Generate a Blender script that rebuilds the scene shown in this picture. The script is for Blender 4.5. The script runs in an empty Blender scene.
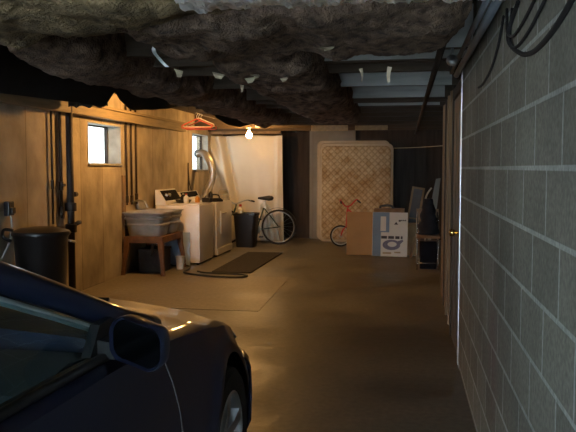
import bpy, bmesh, math, random
from mathutils import Vector, Matrix, noise
random.seed(7)
PI = math.pi
S = bpy.context.scene
COL = S.collection

# ------------------------------------------------------------------ materials
MATS = {}
def nm(name):
    m = bpy.data.materials.new(name); m.use_nodes = True
    nt = m.node_tree
    b = nt.nodes['Principled BSDF']
    MATS[name] = m
    return m, nt, b
def mat(name, c, rough=.6, metal=0, var=.25, scale=8, bump=0, bscale=None, coat=0, spec=.5, c2=None, stretch=None):
    """base colour broken up by noise between c and c2"""
    m, nt, b = nm(name)
    N, L = nt.nodes, nt.links
    tc = N.new('ShaderNodeTexCoord'); mp = N.new('ShaderNodeMapping')
    L.new(tc.outputs['Object'], mp.inputs[0])
    if stretch: mp.inputs['Scale'].default_value = stretch
    nz = N.new('ShaderNodeTexNoise'); nz.inputs['Scale'].default_value = scale; nz.inputs['Detail'].default_value = 6
    L.new(mp.outputs[0], nz.inputs['Vector'])
    rp = N.new('ShaderNodeValToRGB')
    if c2 is None: c2 = tuple(x*(1-var) for x in c)
    rp.color_ramp.elements[0].position = .3; rp.color_ramp.elements[1].position = .7
    rp.color_ramp.elements[0].color = (*c2, 1); rp.color_ramp.elements[1].color = (*c, 1)
    L.new(nz.outputs['Fac'], rp.inputs[0]); L.new(rp.outputs[0], b.inputs['Base Color'])
    b.inputs['Roughness'].default_value = rough; b.inputs['Metallic'].default_value = metal
    b.inputs['Coat Weight'].default_value = coat; b.inputs['Coat Roughness'].default_value = .08
    b.inputs['Specular IOR Level'].default_value = spec
    if bump:
        n2 = N.new('ShaderNodeTexNoise'); n2.inputs['Scale'].default_value = bscale or scale*4; n2.inputs['Detail'].default_value = 5
        L.new(mp.outputs[0], n2.inputs['Vector'])
        bp = N.new('ShaderNodeBump'); bp.inputs['Strength'].default_value = bump; bp.inputs['Distance'].default_value = .02
        L.new(n2.outputs['Fac'], bp.inputs['Height']); L.new(bp.outputs[0], b.inputs['Normal'])
    return m
def glow(name, c, s):
    m, nt, b = nm(name)
    b.inputs['Base Color'].default_value = (*c, 1)
    b.inputs['Emission Color'].default_value = (*c, 1); b.inputs['Emission Strength'].default_value = s
    return m
def pane(name, tint, gloss=.08, rough=.02):
    m, nt, b = nm(name); N, L = nt.nodes, nt.links
    N.remove(b); out = N['Material Output']
    t = N.new('ShaderNodeBsdfTransparent'); t.inputs[0].default_value = (*tint, 1)
    g = N.new('ShaderNodeBsdfGlossy'); g.inputs['Roughness'].default_value = rough
    lw = N.new('ShaderNodeLayerWeight'); lw.inputs[0].default_value = .5
    pw = N.new('ShaderNodeMath'); pw.operation = 'POWER'; pw.inputs[1].default_value = 5; L.new(lw.outputs['Facing'], pw.inputs[0])
    fr = N.new('ShaderNodeMath'); fr.operation = 'MULTIPLY_ADD'; fr.inputs[1].default_value = .9; fr.inputs[2].default_value = .05; L.new(pw.outputs[0], fr.inputs[0])
    nzz = N.new('ShaderNodeTexNoise'); nzz.inputs['Scale'].default_value = 3
    ad = N.new('ShaderNodeMath'); ad.operation = 'MULTIPLY_ADD'; ad.inputs[1].default_value = gloss*.5; L.new(nzz.outputs[0], ad.inputs[0])
    L.new(fr.outputs[0], ad.inputs[2])
    mx = N.new('ShaderNodeMixShader'); L.new(ad.outputs[0], mx.inputs[0]); L.new(t.outputs[0], mx.inputs[1]); L.new(g.outputs[0], mx.inputs[2])
    L.new(mx.outputs[0], out.inputs[0])
    return m

# block wall: grey hollow block in running bond, pale mortar
def block_mat():
    m, nt, b = nm('grey_block'); N, L = nt.nodes, nt.links
    tc = N.new('ShaderNodeTexCoord'); sp = N.new('ShaderNodeSeparateXYZ'); L.new(tc.outputs['Object'], sp.inputs[0])
    cb = N.new('ShaderNodeCombineXYZ')
    ay = N.new('ShaderNodeMath'); ay.inputs[1].default_value = BLOCK_Y; az = N.new('ShaderNodeMath'); az.inputs[1].default_value = BLOCK_Z
    L.new(sp.outputs['Y'], ay.inputs[0]); L.new(sp.outputs['Z'], az.inputs[0])
    L.new(ay.outputs[0], cb.inputs[0]); L.new(az.outputs[0], cb.inputs[1])
    br = N.new('ShaderNodeTexBrick'); L.new(cb.outputs[0], br.inputs['Vector'])
    br.inputs['Scale'].default_value = 1; br.inputs['Brick Width'].default_value = .406; br.inputs['Row Height'].default_value = .205
    br.inputs['Mortar Size'].default_value = .0095; br.inputs['Mortar Smooth'].default_value = .35; br.inputs['Bias'].default_value = 0
    br.inputs['Color1'].default_value = (.20, .19, .152, 1); br.inputs['Color2'].default_value = (.27, .258, .21, 1)
    br.inputs['Mortar'].default_value = (.46, .465, .43, 1)
    nz = N.new('ShaderNodeTexNoise'); nz.inputs['Scale'].default_value = 60; nz.inputs['Detail'].default_value = 8
    L.new(tc.outputs['Object'], nz.inputs['Vector'])
    n3 = N.new('ShaderNodeTexNoise'); n3.inputs['Scale'].default_value = 1.7; n3.inputs['Detail'].default_value = 4
    L.new(tc.outputs['Object'], n3.inputs['Vector'])
    r3 = N.new('ShaderNodeMapRange'); r3.inputs[1].default_value = .3; r3.inputs[2].default_value = .7; r3.inputs[3].default_value = .7; r3.inputs[4].default_value = 1.15
    L.new(n3.outputs[0], r3.inputs[0])
    rr = N.new('ShaderNodeMapRange'); rr.inputs[1].default_value = .3; rr.inputs[2].default_value = .7; rr.inputs[3].default_value = .72; rr.inputs[4].default_value = 1.2
    L.new(nz.outputs['Fac'], rr.inputs[0])
    mu = N.new('ShaderNodeMath'); mu.operation = 'MULTIPLY'; L.new(rr.outputs[0], mu.inputs[0]); L.new(r3.outputs[0], mu.inputs[1])
    hs = N.new('ShaderNodeHueSaturation'); L.new(br.outputs['Color'], hs.inputs['Color']); L.new(mu.outputs[0], hs.inputs['Value'])
    # a soft reddish patch on the lower courses
    vm = N.new('ShaderNodeVectorMath'); vm.operation = 'SUBTRACT'; vm.inputs[1].default_value = (.395, 3.35, .62); L.new(tc.outputs['Object'], vm.inputs[0])
    vs = N.new('ShaderNodeVectorMath'); vs.operation = 'MULTIPLY'; vs.inputs[1].default_value = (1, 3.0, 1.5); L.new(vm.outputs[0], vs.inputs[0])
    vl = N.new('ShaderNodeVectorMath'); vl.operation = 'LENGTH'; L.new(vs.outputs[0], vl.inputs[0])
    mr = N.new('ShaderNodeMapRange'); mr.inputs[1].default_value = .15; mr.inputs[2].default_value = .75; mr.inputs[3].default_value = .55; mr.inputs[4].default_value = 0
    L.new(vl.outputs['Value'], mr.inputs[0])
    mm = N.new('ShaderNodeMath'); mm.operation = 'MULTIPLY'; L.new(mr.outputs[0], mm.inputs[0]); L.new(n3.outputs[0], mm.inputs[1])
    mx = N.new('ShaderNodeMix'); mx.data_type = 'RGBA'; mx.inputs[7].default_value = (.20, .06, .075, 1)
    L.new(mm.outputs[0], mx.inputs[0]); L.new(hs.outputs[0], mx.inputs[6]); L.new(mx.outputs[2], b.inputs['Base Color'])
    b.inputs['Roughness'].default_value = .85
    ht = N.new('ShaderNodeMath'); ht.operation = 'MULTIPLY_ADD'; ht.inputs[1].default_value = -1.0
    L.new(br.outputs['Fac'], ht.inputs[0]); sc = N.new('ShaderNodeMath'); sc.operation = 'MULTIPLY'; sc.inputs[1].default_value = .55
    L.new(nz.outputs['Fac'], sc.inputs[0]); L.new(sc.outputs[0], ht.inputs[2])
    bp = N.new('ShaderNodeBump'); bp.inputs['Strength'].default_value = .5; bp.inputs['Distance'].default_value = .006
    L.new(ht.outputs[0], bp.inputs['Height']); L.new(bp.outputs[0], b.inputs['Normal'])
BLOCK_Z = -1.46 + .205*20
BLOCK_Y = .406*20 - 2.588
block_mat()

# damp, worn concrete floor
def floor_mat(name, c1, c2, r1, r2):
    m, nt, b = nm(name); N, L = nt.nodes, nt.links
    tc = N.new('ShaderNodeTexCoord')
    nz = N.new('ShaderNodeTexNoise'); nz.inputs['Scale'].default_value = .9; nz.inputs['Detail'].default_value = 7; nz.inputs['Roughness'].default_value = .6
    L.new(tc.outputs['Object'], nz.inputs['Vector'])
    rp = N.new('ShaderNodeValToRGB'); rp.color_ramp.elements[0].position = .36; rp.color_ramp.elements[1].position = .64
    rp.color_ramp.elements[0].color = (*c2, 1); rp.color_ramp.elements[1].color = (*c1, 1)
    L.new(nz.outputs[0], rp.inputs[0])
    n2 = N.new('ShaderNodeTexNoise'); n2.inputs['Scale'].default_value = 25; n2.inputs['Detail'].default_value = 6
    L.new(tc.outputs['Object'], n2.inputs['Vector'])
    rr = N.new('ShaderNodeMapRange'); rr.inputs[1].default_value = .3; rr.inputs[2].default_value = .7; rr.inputs[3].default_value = .8; rr.inputs[4].default_value = 1.15
    L.new(n2.outputs[0], rr.inputs[0])
    hs = N.new('ShaderNodeHueSaturation'); L.new(rp.outputs[0], hs.inputs['Color']); L.new(rr.outputs[0], hs.inputs['Value'])
    L.new(hs.outputs[0], b.inputs['Base Color'])
    r = N.new('ShaderNodeMapRange'); r.inputs[1].default_value = .35; r.inputs[2].default_value = .65; r.inputs[3].default_value = r1; r.inputs[4].default_value = r2
    L.new(nz.outputs[0], r.inputs[0]); L.new(r.outputs[0], b.inputs['Roughness'])
    n4 = N.new('ShaderNodeTexNoise'); n4.inputs['Scale'].default_value = 5; n4.inputs['Detail'].default_value = 4
    L.new(tc.outputs['Object'], n4.inputs['Vector'])
    bp = N.new('ShaderNodeBump'); bp.inputs['Strength'].default_value = .35; bp.inputs['Distance'].default_value = .02
    L.new(n4.outputs[0], bp.inputs['Height']); L.new(bp.outputs[0], b.inputs['Normal'])
    return m
floor_mat('floor_concrete', (.185, .168, .135), (.085, .076, .06), .34, .6)
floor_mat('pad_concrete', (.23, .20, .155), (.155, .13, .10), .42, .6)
floor_mat('drive_concrete', (.35, .35, .34), (.28, .28, .27), .8, .9)

# left wall: tan board-marked concrete
def board_wall():
    m, nt, b = nm('tan_wall'); N, L = nt.nodes, nt.links
    tc = N.new('ShaderNodeTexCoord'); sp = N.new('ShaderNodeSeparateXYZ'); L.new(tc.outputs['Object'], sp.inputs[0])
    cb = N.new('ShaderNodeCombineXYZ'); L.new(sp.outputs['Z'], cb.inputs[0]); L.new(sp.outputs['Y'], cb.inputs[1])
    br = N.new('ShaderNodeTexBrick'); L.new(cb.outputs[0], br.inputs['Vector'])
    br.inputs['Scale'].default_value = 1; br.inputs['Brick Width'].default_value = 9; br.inputs['Row Height'].default_value = .62
    br.inputs['Mortar Size'].default_value = .007; br.inputs['Mortar Smooth'].default_value = .6
    br.inputs['Color1'].default_value = (.42, .355, .265, 1); br.inputs['Color2'].default_value = (.33, .278, .205, 1); br.inputs['Mortar'].default_value = (.16, .11, .06, 1)
    nz = N.new('ShaderNodeTexNoise'); nz.inputs['Scale'].default_value = 2.2; nz.inputs['Detail'].default_value = 8
    mp = N.new('ShaderNodeMapping'); mp.inputs['Scale'].default_value = (1.2, 1.5, 1.1); L.new(tc.outputs['Object'], mp.inputs[0]); L.new(mp.outputs[0], nz.inputs['Vector'])
    rr = N.new('ShaderNodeMapRange'); rr.inputs[1].default_value = .3; rr.inputs[2].default_value = .7; rr.inputs[3].default_value = .62; rr.inputs[4].default_value = 1.2
    L.new(nz.outputs[0], rr.inputs[0])
    hs = N.new('ShaderNodeHueSaturation'); L.new(br.outputs['Color'], hs.inputs['Color']); L.new(rr.outputs[0], hs.inputs['Value']); L.new(hs.outputs[0], b.inputs['Base Color'])
    b.inputs['Roughness'].default_value = .85
    bp = N.new('ShaderNodeBump'); bp.inputs['Strength'].default_value = .3; bp.inputs['Distance'].default_value = .02
    n2 = N.new('ShaderNodeTexNoise'); n2.inputs['Scale'].default_value = 20; L.new(tc.outputs['Object'], n2.inputs['Vector'])
    L.new(n2.outputs[0], bp.inputs['Height']); L.new(bp.outputs[0], b.inputs['Normal'])
board_wall()

# quilted ticking with brown stains
def ticking():
    m, nt, b = nm('ticking'); N, L = nt.nodes, nt.links
    tc = N.new('ShaderNodeTexCoord')
    def wave(rot):
        mp = N.new('ShaderNodeMapping'); mp.inputs['Rotation'].default_value = (0, rot, 0); L.new(tc.outputs['Object'], mp.inputs[0])
        w = N.new('ShaderNodeTexWave'); w.bands_direction = 'X'; w.inputs['Scale'].default_value = 3.6; w.inputs['Distortion'].default_value = .6
        L.new(mp.outputs[0], w.inputs['Vector']); return w
    a, c = wave(PI/4), wave(-PI/4)
    mn = N.new('ShaderNodeMath'); mn.operation = 'MINIMUM'; L.new(a.outputs['Fac'], mn.inputs[0]); L.new(c.outputs['Fac'], mn.inputs[1])
    rp = N.new('ShaderNodeValToRGB'); rp.color_ramp.elements[0].position = .02; rp.color_ramp.elements[1].position = .3
    rp.color_ramp.elements[0].color = (.40, .31, .19, 1); rp.color_ramp.elements[1].color = (.58, .47, .31, 1)
    L.new(mn.outputs[0], rp.inputs[0])
    nz = N.new('ShaderNodeTexNoise'); nz.inputs['Scale'].default_value = 5; nz.inputs['Detail'].default_value = 8; nz.inputs['Roughness'].default_value = .7
    L.new(tc.outputs['Object'], nz.inputs['Vector'])
    r2 = N.new('ShaderNodeValToRGB'); r2.color_ramp.elements[0].position = .42; r2.color_ramp.elements[1].position = .62
    r2.color_ramp.elements[0].color = (1, 1, 1, 1); r2.color_ramp.elements[1].color = (.66, .54, .40, 1)
    L.new(nz.outputs[0], r2.inputs[0])
    mx = N.new('ShaderNodeMix'); mx.data_type = 'RGBA'; mx.blend_type = 'MULTIPLY'; mx.inputs[0].default_value = 1
    L.new(rp.outputs[0], mx.inputs[6]); L.new(r2.outputs[0], mx.inputs[7]); L.new(mx.outputs[2], b.inputs['Base Color'])
    bp = N.new('ShaderNodeBump'); bp.inputs['Strength'].default_value = .5; bp.inputs['Distance'].default_value = .015
    L.new(mn.outputs[0], bp.inputs['Height']); L.new(bp.outputs[0], b.inputs['Normal'])
    b.inputs['Roughness'].default_value = .9
ticking()

mat('joist_wood', (.10, .07, .045), .8, var=.4, scale=4, bump=.2, stretch=(.4, 4, 4))
mat('subfloor', (.045, .033, .025), .9, var=.5, scale=5)
mat('pale_board', (.50, .51, .49), .7, var=.35, scale=5, stretch=(.3, 3, 3))
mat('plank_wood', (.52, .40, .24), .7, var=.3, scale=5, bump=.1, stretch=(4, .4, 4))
mat('ledger_wood', (.27, .205, .115), .75, var=.4, scale=5, bump=.1, stretch=(4, .4, 4))
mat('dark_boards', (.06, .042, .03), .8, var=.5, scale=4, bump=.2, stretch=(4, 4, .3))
mat('stud_wood', (.30, .19, .10), .75, var=.35, scale=5, bump=.1, stretch=(4, 4, .3))
mat('old_wood', (.26, .17, .09), .7, var=.4, scale=7, stretch=(1, 1, .4))
mat('chair_wood', (.28, .17, .085), .5, var=.3, scale=9)
mat('insulation', (.29, .195, .135), .95, scale=16, bump=.9, bscale=80, c2=(.048, .032, .024))
mat('tan_fibre', (.33, .24, .125), .95, scale=16, bump=1, bscale=70, c2=(.085, .06, .03))
mat('foil', (.95, .97, 1.0), .34, metal=.65, var=.15, scale=12, bump=.25, bscale=40)
mat('scrap_paper', (.62, .52, .36), .8, var=.25, scale=15)
mat('black_sheet', (.020, .018, .018), .75, var=.4, scale=5, bump=.3, bscale=14)
mat('iron', (.045, .032, .025), .6, metal=.3, var=.5, scale=12, bump=.2)
mat('copper_pipe', (.07, .05, .033), .5, metal=.5, var=.4, scale=12)
mat('conduit_grey', (.30, .36, .42), .6, var=.15)
mat('cable_black', (.010, .010, .012), .85, var=.3)
mat('steel', (.55, .56, .57), .35, metal=1, var=.15, scale=10)
mat('chrome', (.7, .7, .7), .15, metal=1, var=.1)
mat('brass', (.85, .58, .18), .22, metal=1, var=.15)
mat('white_enamel', (.80, .78, .74), .3, var=.05, scale=4, coat=.3)
mat('grey_plastic', (.36, .35, .33), .5, var=.15)
mat('black_plastic', (.016, .015, .016), .42, var=.3, scale=6)
mat('panel_black', (.012, .011, .011), .9, var=.3, spec=.1)
mat('bin_black', (.013, .011, .011), .35, var=.3, scale=6, bump=.08, bscale=30)
mat('bag_black', (.012, .012, .014), .28, var=.3, scale=6, bump=.6, bscale=9)
mat('galvanised', (.44, .44, .42), .55, metal=.3, var=.35, scale=6, bump=.05)
mat('rust_wood', (.19, .09, .038), .75, var=.45, scale=9, bump=.2)
mat('duct_foil', (.62, .60, .56), .35, metal=.85, var=.2, scale=12)
mat('white_poly', (.72, .68, .58), .34, var=.06, scale=3, bump=.35, bscale=6)
mat('clear_poly', (.62, .66, .66), .3, var=.25, scale=9, bump=.4, bscale=14)
mat('tyre', (.014, .014, .014), .75, var=.3, scale=20, bump=.2)
mat('bike_green', (.03, .07, .06), .35, var=.3, coat=.4)
mat('saddle', (.013, .012, .012), .55, var=.3)
mat('bike_red', (.62, .035, .03), .35, var=.2, coat=.4)
mat('hanger_red', (.62, .10, .06), .4, var=.2)
mat('hanger_pale', (.72, .58, .44), .4, var=.2)
mat('cardboard', (.40, .24, .11), .85, var=.15, scale=4)
mat('carton_white', (.66, .63, .57), .6, var=.08, scale=5)
mat('carton_blue', (.17, .25, .36), .6, var=.12, scale=5)
mat('print_dark', (.05, .045, .05), .6, var=.3, scale=20)
mat('print_purple', (.17, .16, .24), .6, var=.3, scale=20)
mat('print_tan', (.42, .33, .20), .6, var=.3, scale=20)
mat('panel_white', (.27, .26, .235), .6, var=.2, scale=4)
mat('border_cloth', (.58, .50, .38), .9, var=.15, scale=9)
mat('reveal_grey', (.34, .33, .29), .8, var=.35, scale=9)
mat('white_trim', (.66, .66, .60), .6, var=.2, scale=8)
mat('mat_dark', (.05, .043, .036), .95, var=.4, scale=14, bump=.6, bscale=120)
mat('hose_dark', (.018, .022, .018), .5, var=.3)
mat('blue_panel', (.33, .42, .55), .6, var=.15, scale=4)
mat('pale_plastic', (.55, .52, .46), .5, var=.15)
mat('coat_cloth', (.012, .012, .017), .9, var=.4, scale=20, bump=.4)
mat('navy_plastic', (.008, .008, .012), .9, var=.3, spec=.15)
mat('grey_door', (.085, .085, .085), .6, var=.25, scale=5)
mat('red_cap', (.55, .06, .03), .4, var=.2)
mat('soap_white', (.72, .68, .58), .4, var=.1)
mat('soap_orange', (.62, .28, .05), .4, var=.1)
mat('car_paint', (.012, .018, .048), .42, var=.15, scale=3, coat=.45, spec=.25)
mat('car_trim', (.012, .012, .013), .5, var=.2)
mat('car_cloth', (.05, .065, .07), .85, var=.3, scale=14)
mat('seal_sheen', (.32, .40, .42), .5, var=.1)  # pale colour stands in for the reflection along the car window edge
mat('car_dash', (.06, .085, .09), .7, var=.2)
mat('alloy', (.55, .57, .60), .28, metal=.9, var=.1)
mat('mirror_glass', (.035, .04, .048), .15, metal=1, var=.06)
mat('lamp_lens', (.55, .57, .6), .12, var=.1, coat=1)
mat('amber_lens', (.6, .22, .02), .2, var=.1, coat=1)
mat('socket_white', (.62, .60, .55), .5, var=.1)
glow('bulb_glass', (1, .52, .15), 370); glow('bulb_glass_bright', (1, .50, .14), 1550)
pane('window_glass', (.40, .39, .37), .04)
pane('car_glass', (.58, .74, .75), .22)

# ------------------------------------------------------------------ mesh helpers
class MB:
    def __init__(s): s.bm = bmesh.new()
    def box(s, x0, x1, y0, y1, z0, z1, bev=0, rot=None, seg=2):
        r = bmesh.ops.create_cube(s.bm, size=1)
        vs = r['verts']
        bmesh.ops.scale(s.bm, vec=(x1-x0, y1-y0, z1-z0), verts=vs)
        if bev:
            es = list({e for v in vs for e in v.link_edges})
            rb = bmesh.ops.bevel(s.bm, geom=es, offset=bev, segments=seg, affect='EDGES', profile=.6)
            vs = list({v for f in rb['faces'] for v in f.verts} | {v for v in vs if v.is_valid})
            # bevel may leave inner faces; gather everything linked
            seen, st = set(vs), list(vs)
            while st:
                v = st.pop()
                for e in v.link_edges:
                    o = e.other_vert(v)
                    if o not in seen: seen.add(o); st.append(o)
            vs = list(seen)
        if rot is not None: bmesh.ops.rotate(s.bm, cent=(0, 0, 0), matrix=rot, verts=vs)
        bmesh.ops.translate(s.bm, vec=((x0+x1)/2, (y0+y1)/2, (z0+z1)/2), verts=vs)
        return s
    def loft(s, rings, close=True, caps=True, loop=False):
        R = [[s.bm.verts.new(p) for p in r] for r in rings]
        n = len(R[0])
        pairs = list(zip(R, R[1:])) + ([(R[-1], R[0])] if loop else [])
        for a, b in pairs:
            for i in range(n if close else n-1):
                j = (i+1) % n
                try: s.bm.faces.new((a[i], a[j], b[j], b[i]))
                except ValueError: pass
        if caps and close and not loop:
            s.bm.faces.new(R[0][::-1]); s.bm.faces.new(R[-1])
        return s
    def tube(s, pts, r, n=8, caps=True, loop=False, sx=1):
        pts = [Vector(p) for p in pts]
        rings = []
        up = None
        m = len(pts)
        for i, p in enumerate(pts):
            if loop: t = (pts[(i+1) % m]-pts[i-1])
            else: t = pts[min(i+1, m-1)]-pts[max(i-1, 0)]
            t.normalize()
            if up is None:
                up = Vector((0, 0, 1)) if abs(t.z) < .9 else Vector((1, 0, 0))
            a = t.cross(up)
            if a.length < 1e-5: a = t.cross(Vector((1, .3, 0)))
            a.normalize(); bb = a.cross(t).normalized(); up = bb
            rr = r[i] if isinstance(r, (list, tuple)) else r
            rings.append([p + a*math.cos(2*PI*k/n)*rr*sx + bb*math.sin(2*PI*k/n)*rr for k in range(n)])
        return s.loft(rings, True, caps, loop)
    def lathe(s, prof, n=24, c=(0, 0, 0), axis='Z', caps=True, a0=0, sq=None):
        rings = []
        for r, h in prof:
            ring = []
            for k in range(n):
                t = a0+2*PI*k/n
                x, y = r*math.cos(t), r*math.sin(t)
                if axis == 'Z': q = (c[0]+x, c[1]+y, c[2]+h)
                elif axis == 'X': q = (c[0]+h, c[1]+x, c[2]+y)
                else: q = (c[0]+x, c[1]+h, c[2]+y)
                ring.append(q)
            rings.append(ring)
        return s.loft(rings, True, caps)
    def prism(s, poly, axis, a, b):
        def P(u, v, w): return {'X': (w, u, v), 'Y': (u, w, v), 'Z': (u, v, w)}[axis]
        return s.loft([[P(u, v, a) for u, v in poly], [P(u, v, b) for u, v in poly]])
    def build(s, name, m, parent=None, smooth=False, loc=None, rot=None):
        bmesh.ops.recalc_face_normals(s.bm, faces=s.bm.faces)
        me = bpy.data.meshes.new(name); s.bm.to_mesh(me); s.bm.free()
        o = bpy.data.objects.new(name, me); COL.objects.link(o)
        me.materials.append(MATS[m] if isinstance(m, str) else m)
        if smooth:
            me.polygons.foreach_set('use_smooth', [True]*len(me.polygons))
            if smooth is not True:
                md = None
                me.set_sharp_from_angle(angle=math.radians(smooth))
        if parent: o.parent = parent
        if loc: o.location = loc
        if rot: o.rotation_euler = rot
        return o
def tag(o, label, cat=None, group=None, kind=None):
    o['label'] = label
    if cat: o['category'] = cat
    if group: o['group'] = group
    if kind: o['kind'] = kind
    return o
def thing(name, label, cat, loc=(0, 0, 0), rz=0, group=None, tilt=None):
    o = bpy.data.objects.new(name, None); COL.objects.link(o)
    o.empty_display_size = .1
    o.location = loc; o.rotation_euler = (tilt[0] if tilt else 0, tilt[1] if tilt else 0, rz)
    return tag(o, label, cat, group)
def struct(o): o['kind'] = 'structure'; return o
def dup(root, loc, rz=None, label=None):
    r = root.copy(); COL.objects.link(r); r.location = loc
    if rz is not None: r.rotation_euler.z = rz
    if label: r['label'] = label
    for ch in list(root.children):
        c = ch.copy(); COL.objects.link(c); c.parent = r
        for g in ch.children:
            d = g.copy(); COL.objects.link(d); d.parent = c
    return r
def spline(pts, k=6):
    pts = [Vector(p) for p in pts]; out = []
    P = [pts[0]*2-pts[1]]+pts+[pts[-1]*2-pts[-2]]
    for i in range(1, len(P)-2):
        a, b, c, d = P[i-1:i+3]
        for j in range(k):
            t = j/k
            out.append(.5*((2*b)+(c-a)*t+(2*a-5*b+4*c-d)*t*t+(3*b-a-3*c+d)*t**3))
    out.append(pts[-1]); return out
def lerp(T, y):
    """piecewise linear table lookup (y descending or ascending keys)"""
    T = sorted(T)
    if y <= T[0][0]: return T[0][1]
    for (a, u), (b, v) in zip(T, T[1:]):
        if y <= b:
            t = (y-a)/(b-a); t = t*t*(3-2*t)*.4+t*.6
            return u+(v-u)*t
    return T[-1][1]

# ================================================================== SETTING
LW, RW = -3.8, .405          # inner faces of the left and right walls
BACK, FRONT = 14.85, -3.6
CEIL = 2.44
m = MB(); m.box(-4.3, 2.6, FRONT, BACK+.1, -.2, 0); struct(m.build('floor', 'floor_concrete'))
m = MB(); m.box(-14, 10, FRONT-22, FRONT, -.2, -.012); o = struct(m.build('floor', 'drive_concrete')); o.name = 'floor_outside'
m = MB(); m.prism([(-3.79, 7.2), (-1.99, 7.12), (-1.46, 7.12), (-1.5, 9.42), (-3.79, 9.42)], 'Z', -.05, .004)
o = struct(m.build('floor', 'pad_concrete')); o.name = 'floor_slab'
m = MB(); m.box(-4.3, 2.6, FRONT-.2, BACK+.1, CEIL, CEIL+.15); struct(m.build('ceiling', 'subfloor'))
# left wall with two window openings
W1 = (8.26, 9.30, 1.49, 2.03); W2 = (12.61, 13.69, 1.40, 2.10); TH = .24
m = MB()
def wl(y0, y1, z0, z1): m.box(LW-TH, LW, y0, y1, z0, z1)
wl(FRONT, W1[0], 0, CEIL); wl(W1[0], W1[1], 0, W1[2]); wl(W1[0], W1[1], W1[3], CEIL)
wl(W1[1], W2[0], 0, CEIL); wl(W2[0], W2[1], 0, W2[2]); wl(W2[0], W2[1], W2[3], CEIL); wl(W2[1], BACK, 0, CEIL)
struct(m.build('wall_left', 'tan_wall'))
m = MB(); m.box(RW, RW+.2, FRONT, 5.45, 0, CEIL); struct(m.build('wall_right', 'grey_block'))
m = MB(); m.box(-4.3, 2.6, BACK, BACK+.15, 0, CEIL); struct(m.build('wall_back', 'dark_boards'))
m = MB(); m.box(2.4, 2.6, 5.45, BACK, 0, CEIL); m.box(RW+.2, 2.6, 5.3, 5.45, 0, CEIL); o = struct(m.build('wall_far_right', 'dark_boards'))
# front wall (behind the photographer) with the garage door opening the daylight comes through
GX0, GX1, GZ = -3.3, .1, 2.08
m = MB(); m.box(-4.3, GX0, FRONT-.2, FRONT, 0, CEIL); m.box(GX1, 2.6, FRONT-.2, FRONT, 0, CEIL); m.box(GX0, GX1, FRONT-.2, FRONT, GZ, CEIL)
struct(m.build('wall_front', 'grey_block'))

# windows
def window(i, W, depth, mull):
    r = bpy.data.objects.new('window_%d' % i, None); COL.objects.link(r); r.location = (LW-depth, W[0], W[2])
    r['kind'] = 'structure'
    w, h = W[1]-W[0], W[3]-W[2]
    f = MB(); t = .035
    f.box(-.02, .02, 0, w, 0, t); f.box(-.02, .02, 0, w, h-t, h); f.box(-.02, .02, 0, t, t, h-t); f.box(-.02, .02, w-t, w, t, h-t)
    for q in mull: f.box(-.012, .012, w*q-.008, w*q+.008, t, h-t)
    f.build('window_frame', 'iron', r)
    g = MB(); g.box(-.004, .004, t, w-t, t, h-t); g.build('window_pane', 'window_glass', r)
    sl = MB(); sl.box(.021, depth+.025, 0.002, w-.002, .0, .028, .006); sl.build('window_sill', 'reveal_grey', r)
    rv = MB(); rv.box(.021, depth+.004, w-.018, w-.001, .028, h-.001); rv.box(.021, depth+.004, .001, .018, .028, h-.001); rv.box(.021, depth+.004, .018, w-.018, h-.018, h-.001)
    rv.build('window_reveal', 'reveal_grey', r)
window(1, W1, .20, (.32,)); window(2, W2, .14, (.4,))

# ceiling joists
jy = [1.0, 1.9, 4.45, 4.93, 5.43, 6.35, 7.48, 7.95, 8.5, 9.3, 10.1, 11.0, 11.9, 12.8, 13.7]
for i, y in enumerate(jy):
    m = MB(); m.box(-2.5 if y < 12.5 else LW+.005, 2.39, y-.03, y+.03, 2.17, CEIL-.002)
    struct(m.build('trim_%d' % (i+1), 'joist_wood'))
# pale boards nailed to the near faces of some joists on the right-hand side of the room
k = len(jy)
for y in (4.45, 4.93, 6.35, 7.48, 8.5):
    k += 1
    m = MB(); m.box(-.60, .385, y-.046, y-.031, 2.165+.008*(k % 3), CEIL-.02); struct(m.build('trim_%d' % k, 'pale_board'))
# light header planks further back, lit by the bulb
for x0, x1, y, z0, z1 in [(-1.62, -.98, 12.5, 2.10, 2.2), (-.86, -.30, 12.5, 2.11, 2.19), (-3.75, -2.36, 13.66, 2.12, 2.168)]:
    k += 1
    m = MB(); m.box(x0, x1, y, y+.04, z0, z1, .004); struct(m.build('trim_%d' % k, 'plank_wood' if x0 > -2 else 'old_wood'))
# ledger plank along the left wall
k += 1
m = MB(); m.box(LW+.001, LW+.11, 1.5, 11.9, 2.075, 2.215, .006); m.box(LW+.06, LW+.14, 1.5, 11.9, 2.19, 2.225, .004); struct(m.build('trim_%d' % k, 'ledger_wood'))
# board partition that carries on from the block wall
y = 6.36
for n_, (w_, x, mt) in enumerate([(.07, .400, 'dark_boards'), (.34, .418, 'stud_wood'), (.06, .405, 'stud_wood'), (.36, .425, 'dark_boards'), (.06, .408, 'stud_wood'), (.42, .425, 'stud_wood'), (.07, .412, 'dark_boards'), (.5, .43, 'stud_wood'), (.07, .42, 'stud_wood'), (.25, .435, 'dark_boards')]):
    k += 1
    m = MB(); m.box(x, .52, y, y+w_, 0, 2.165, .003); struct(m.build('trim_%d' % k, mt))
    y += w_+.012
# corner angle at the end of the block wall
k += 1
m = MB(); m.box(RW-.006, RW+.012, 5.45, 5.462, 0, 2.2); m.box(RW-.006, RW, 5.40, 5.45, 0, 2.2); struct(m.build('trim_%d' % k, 'steel'))
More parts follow.
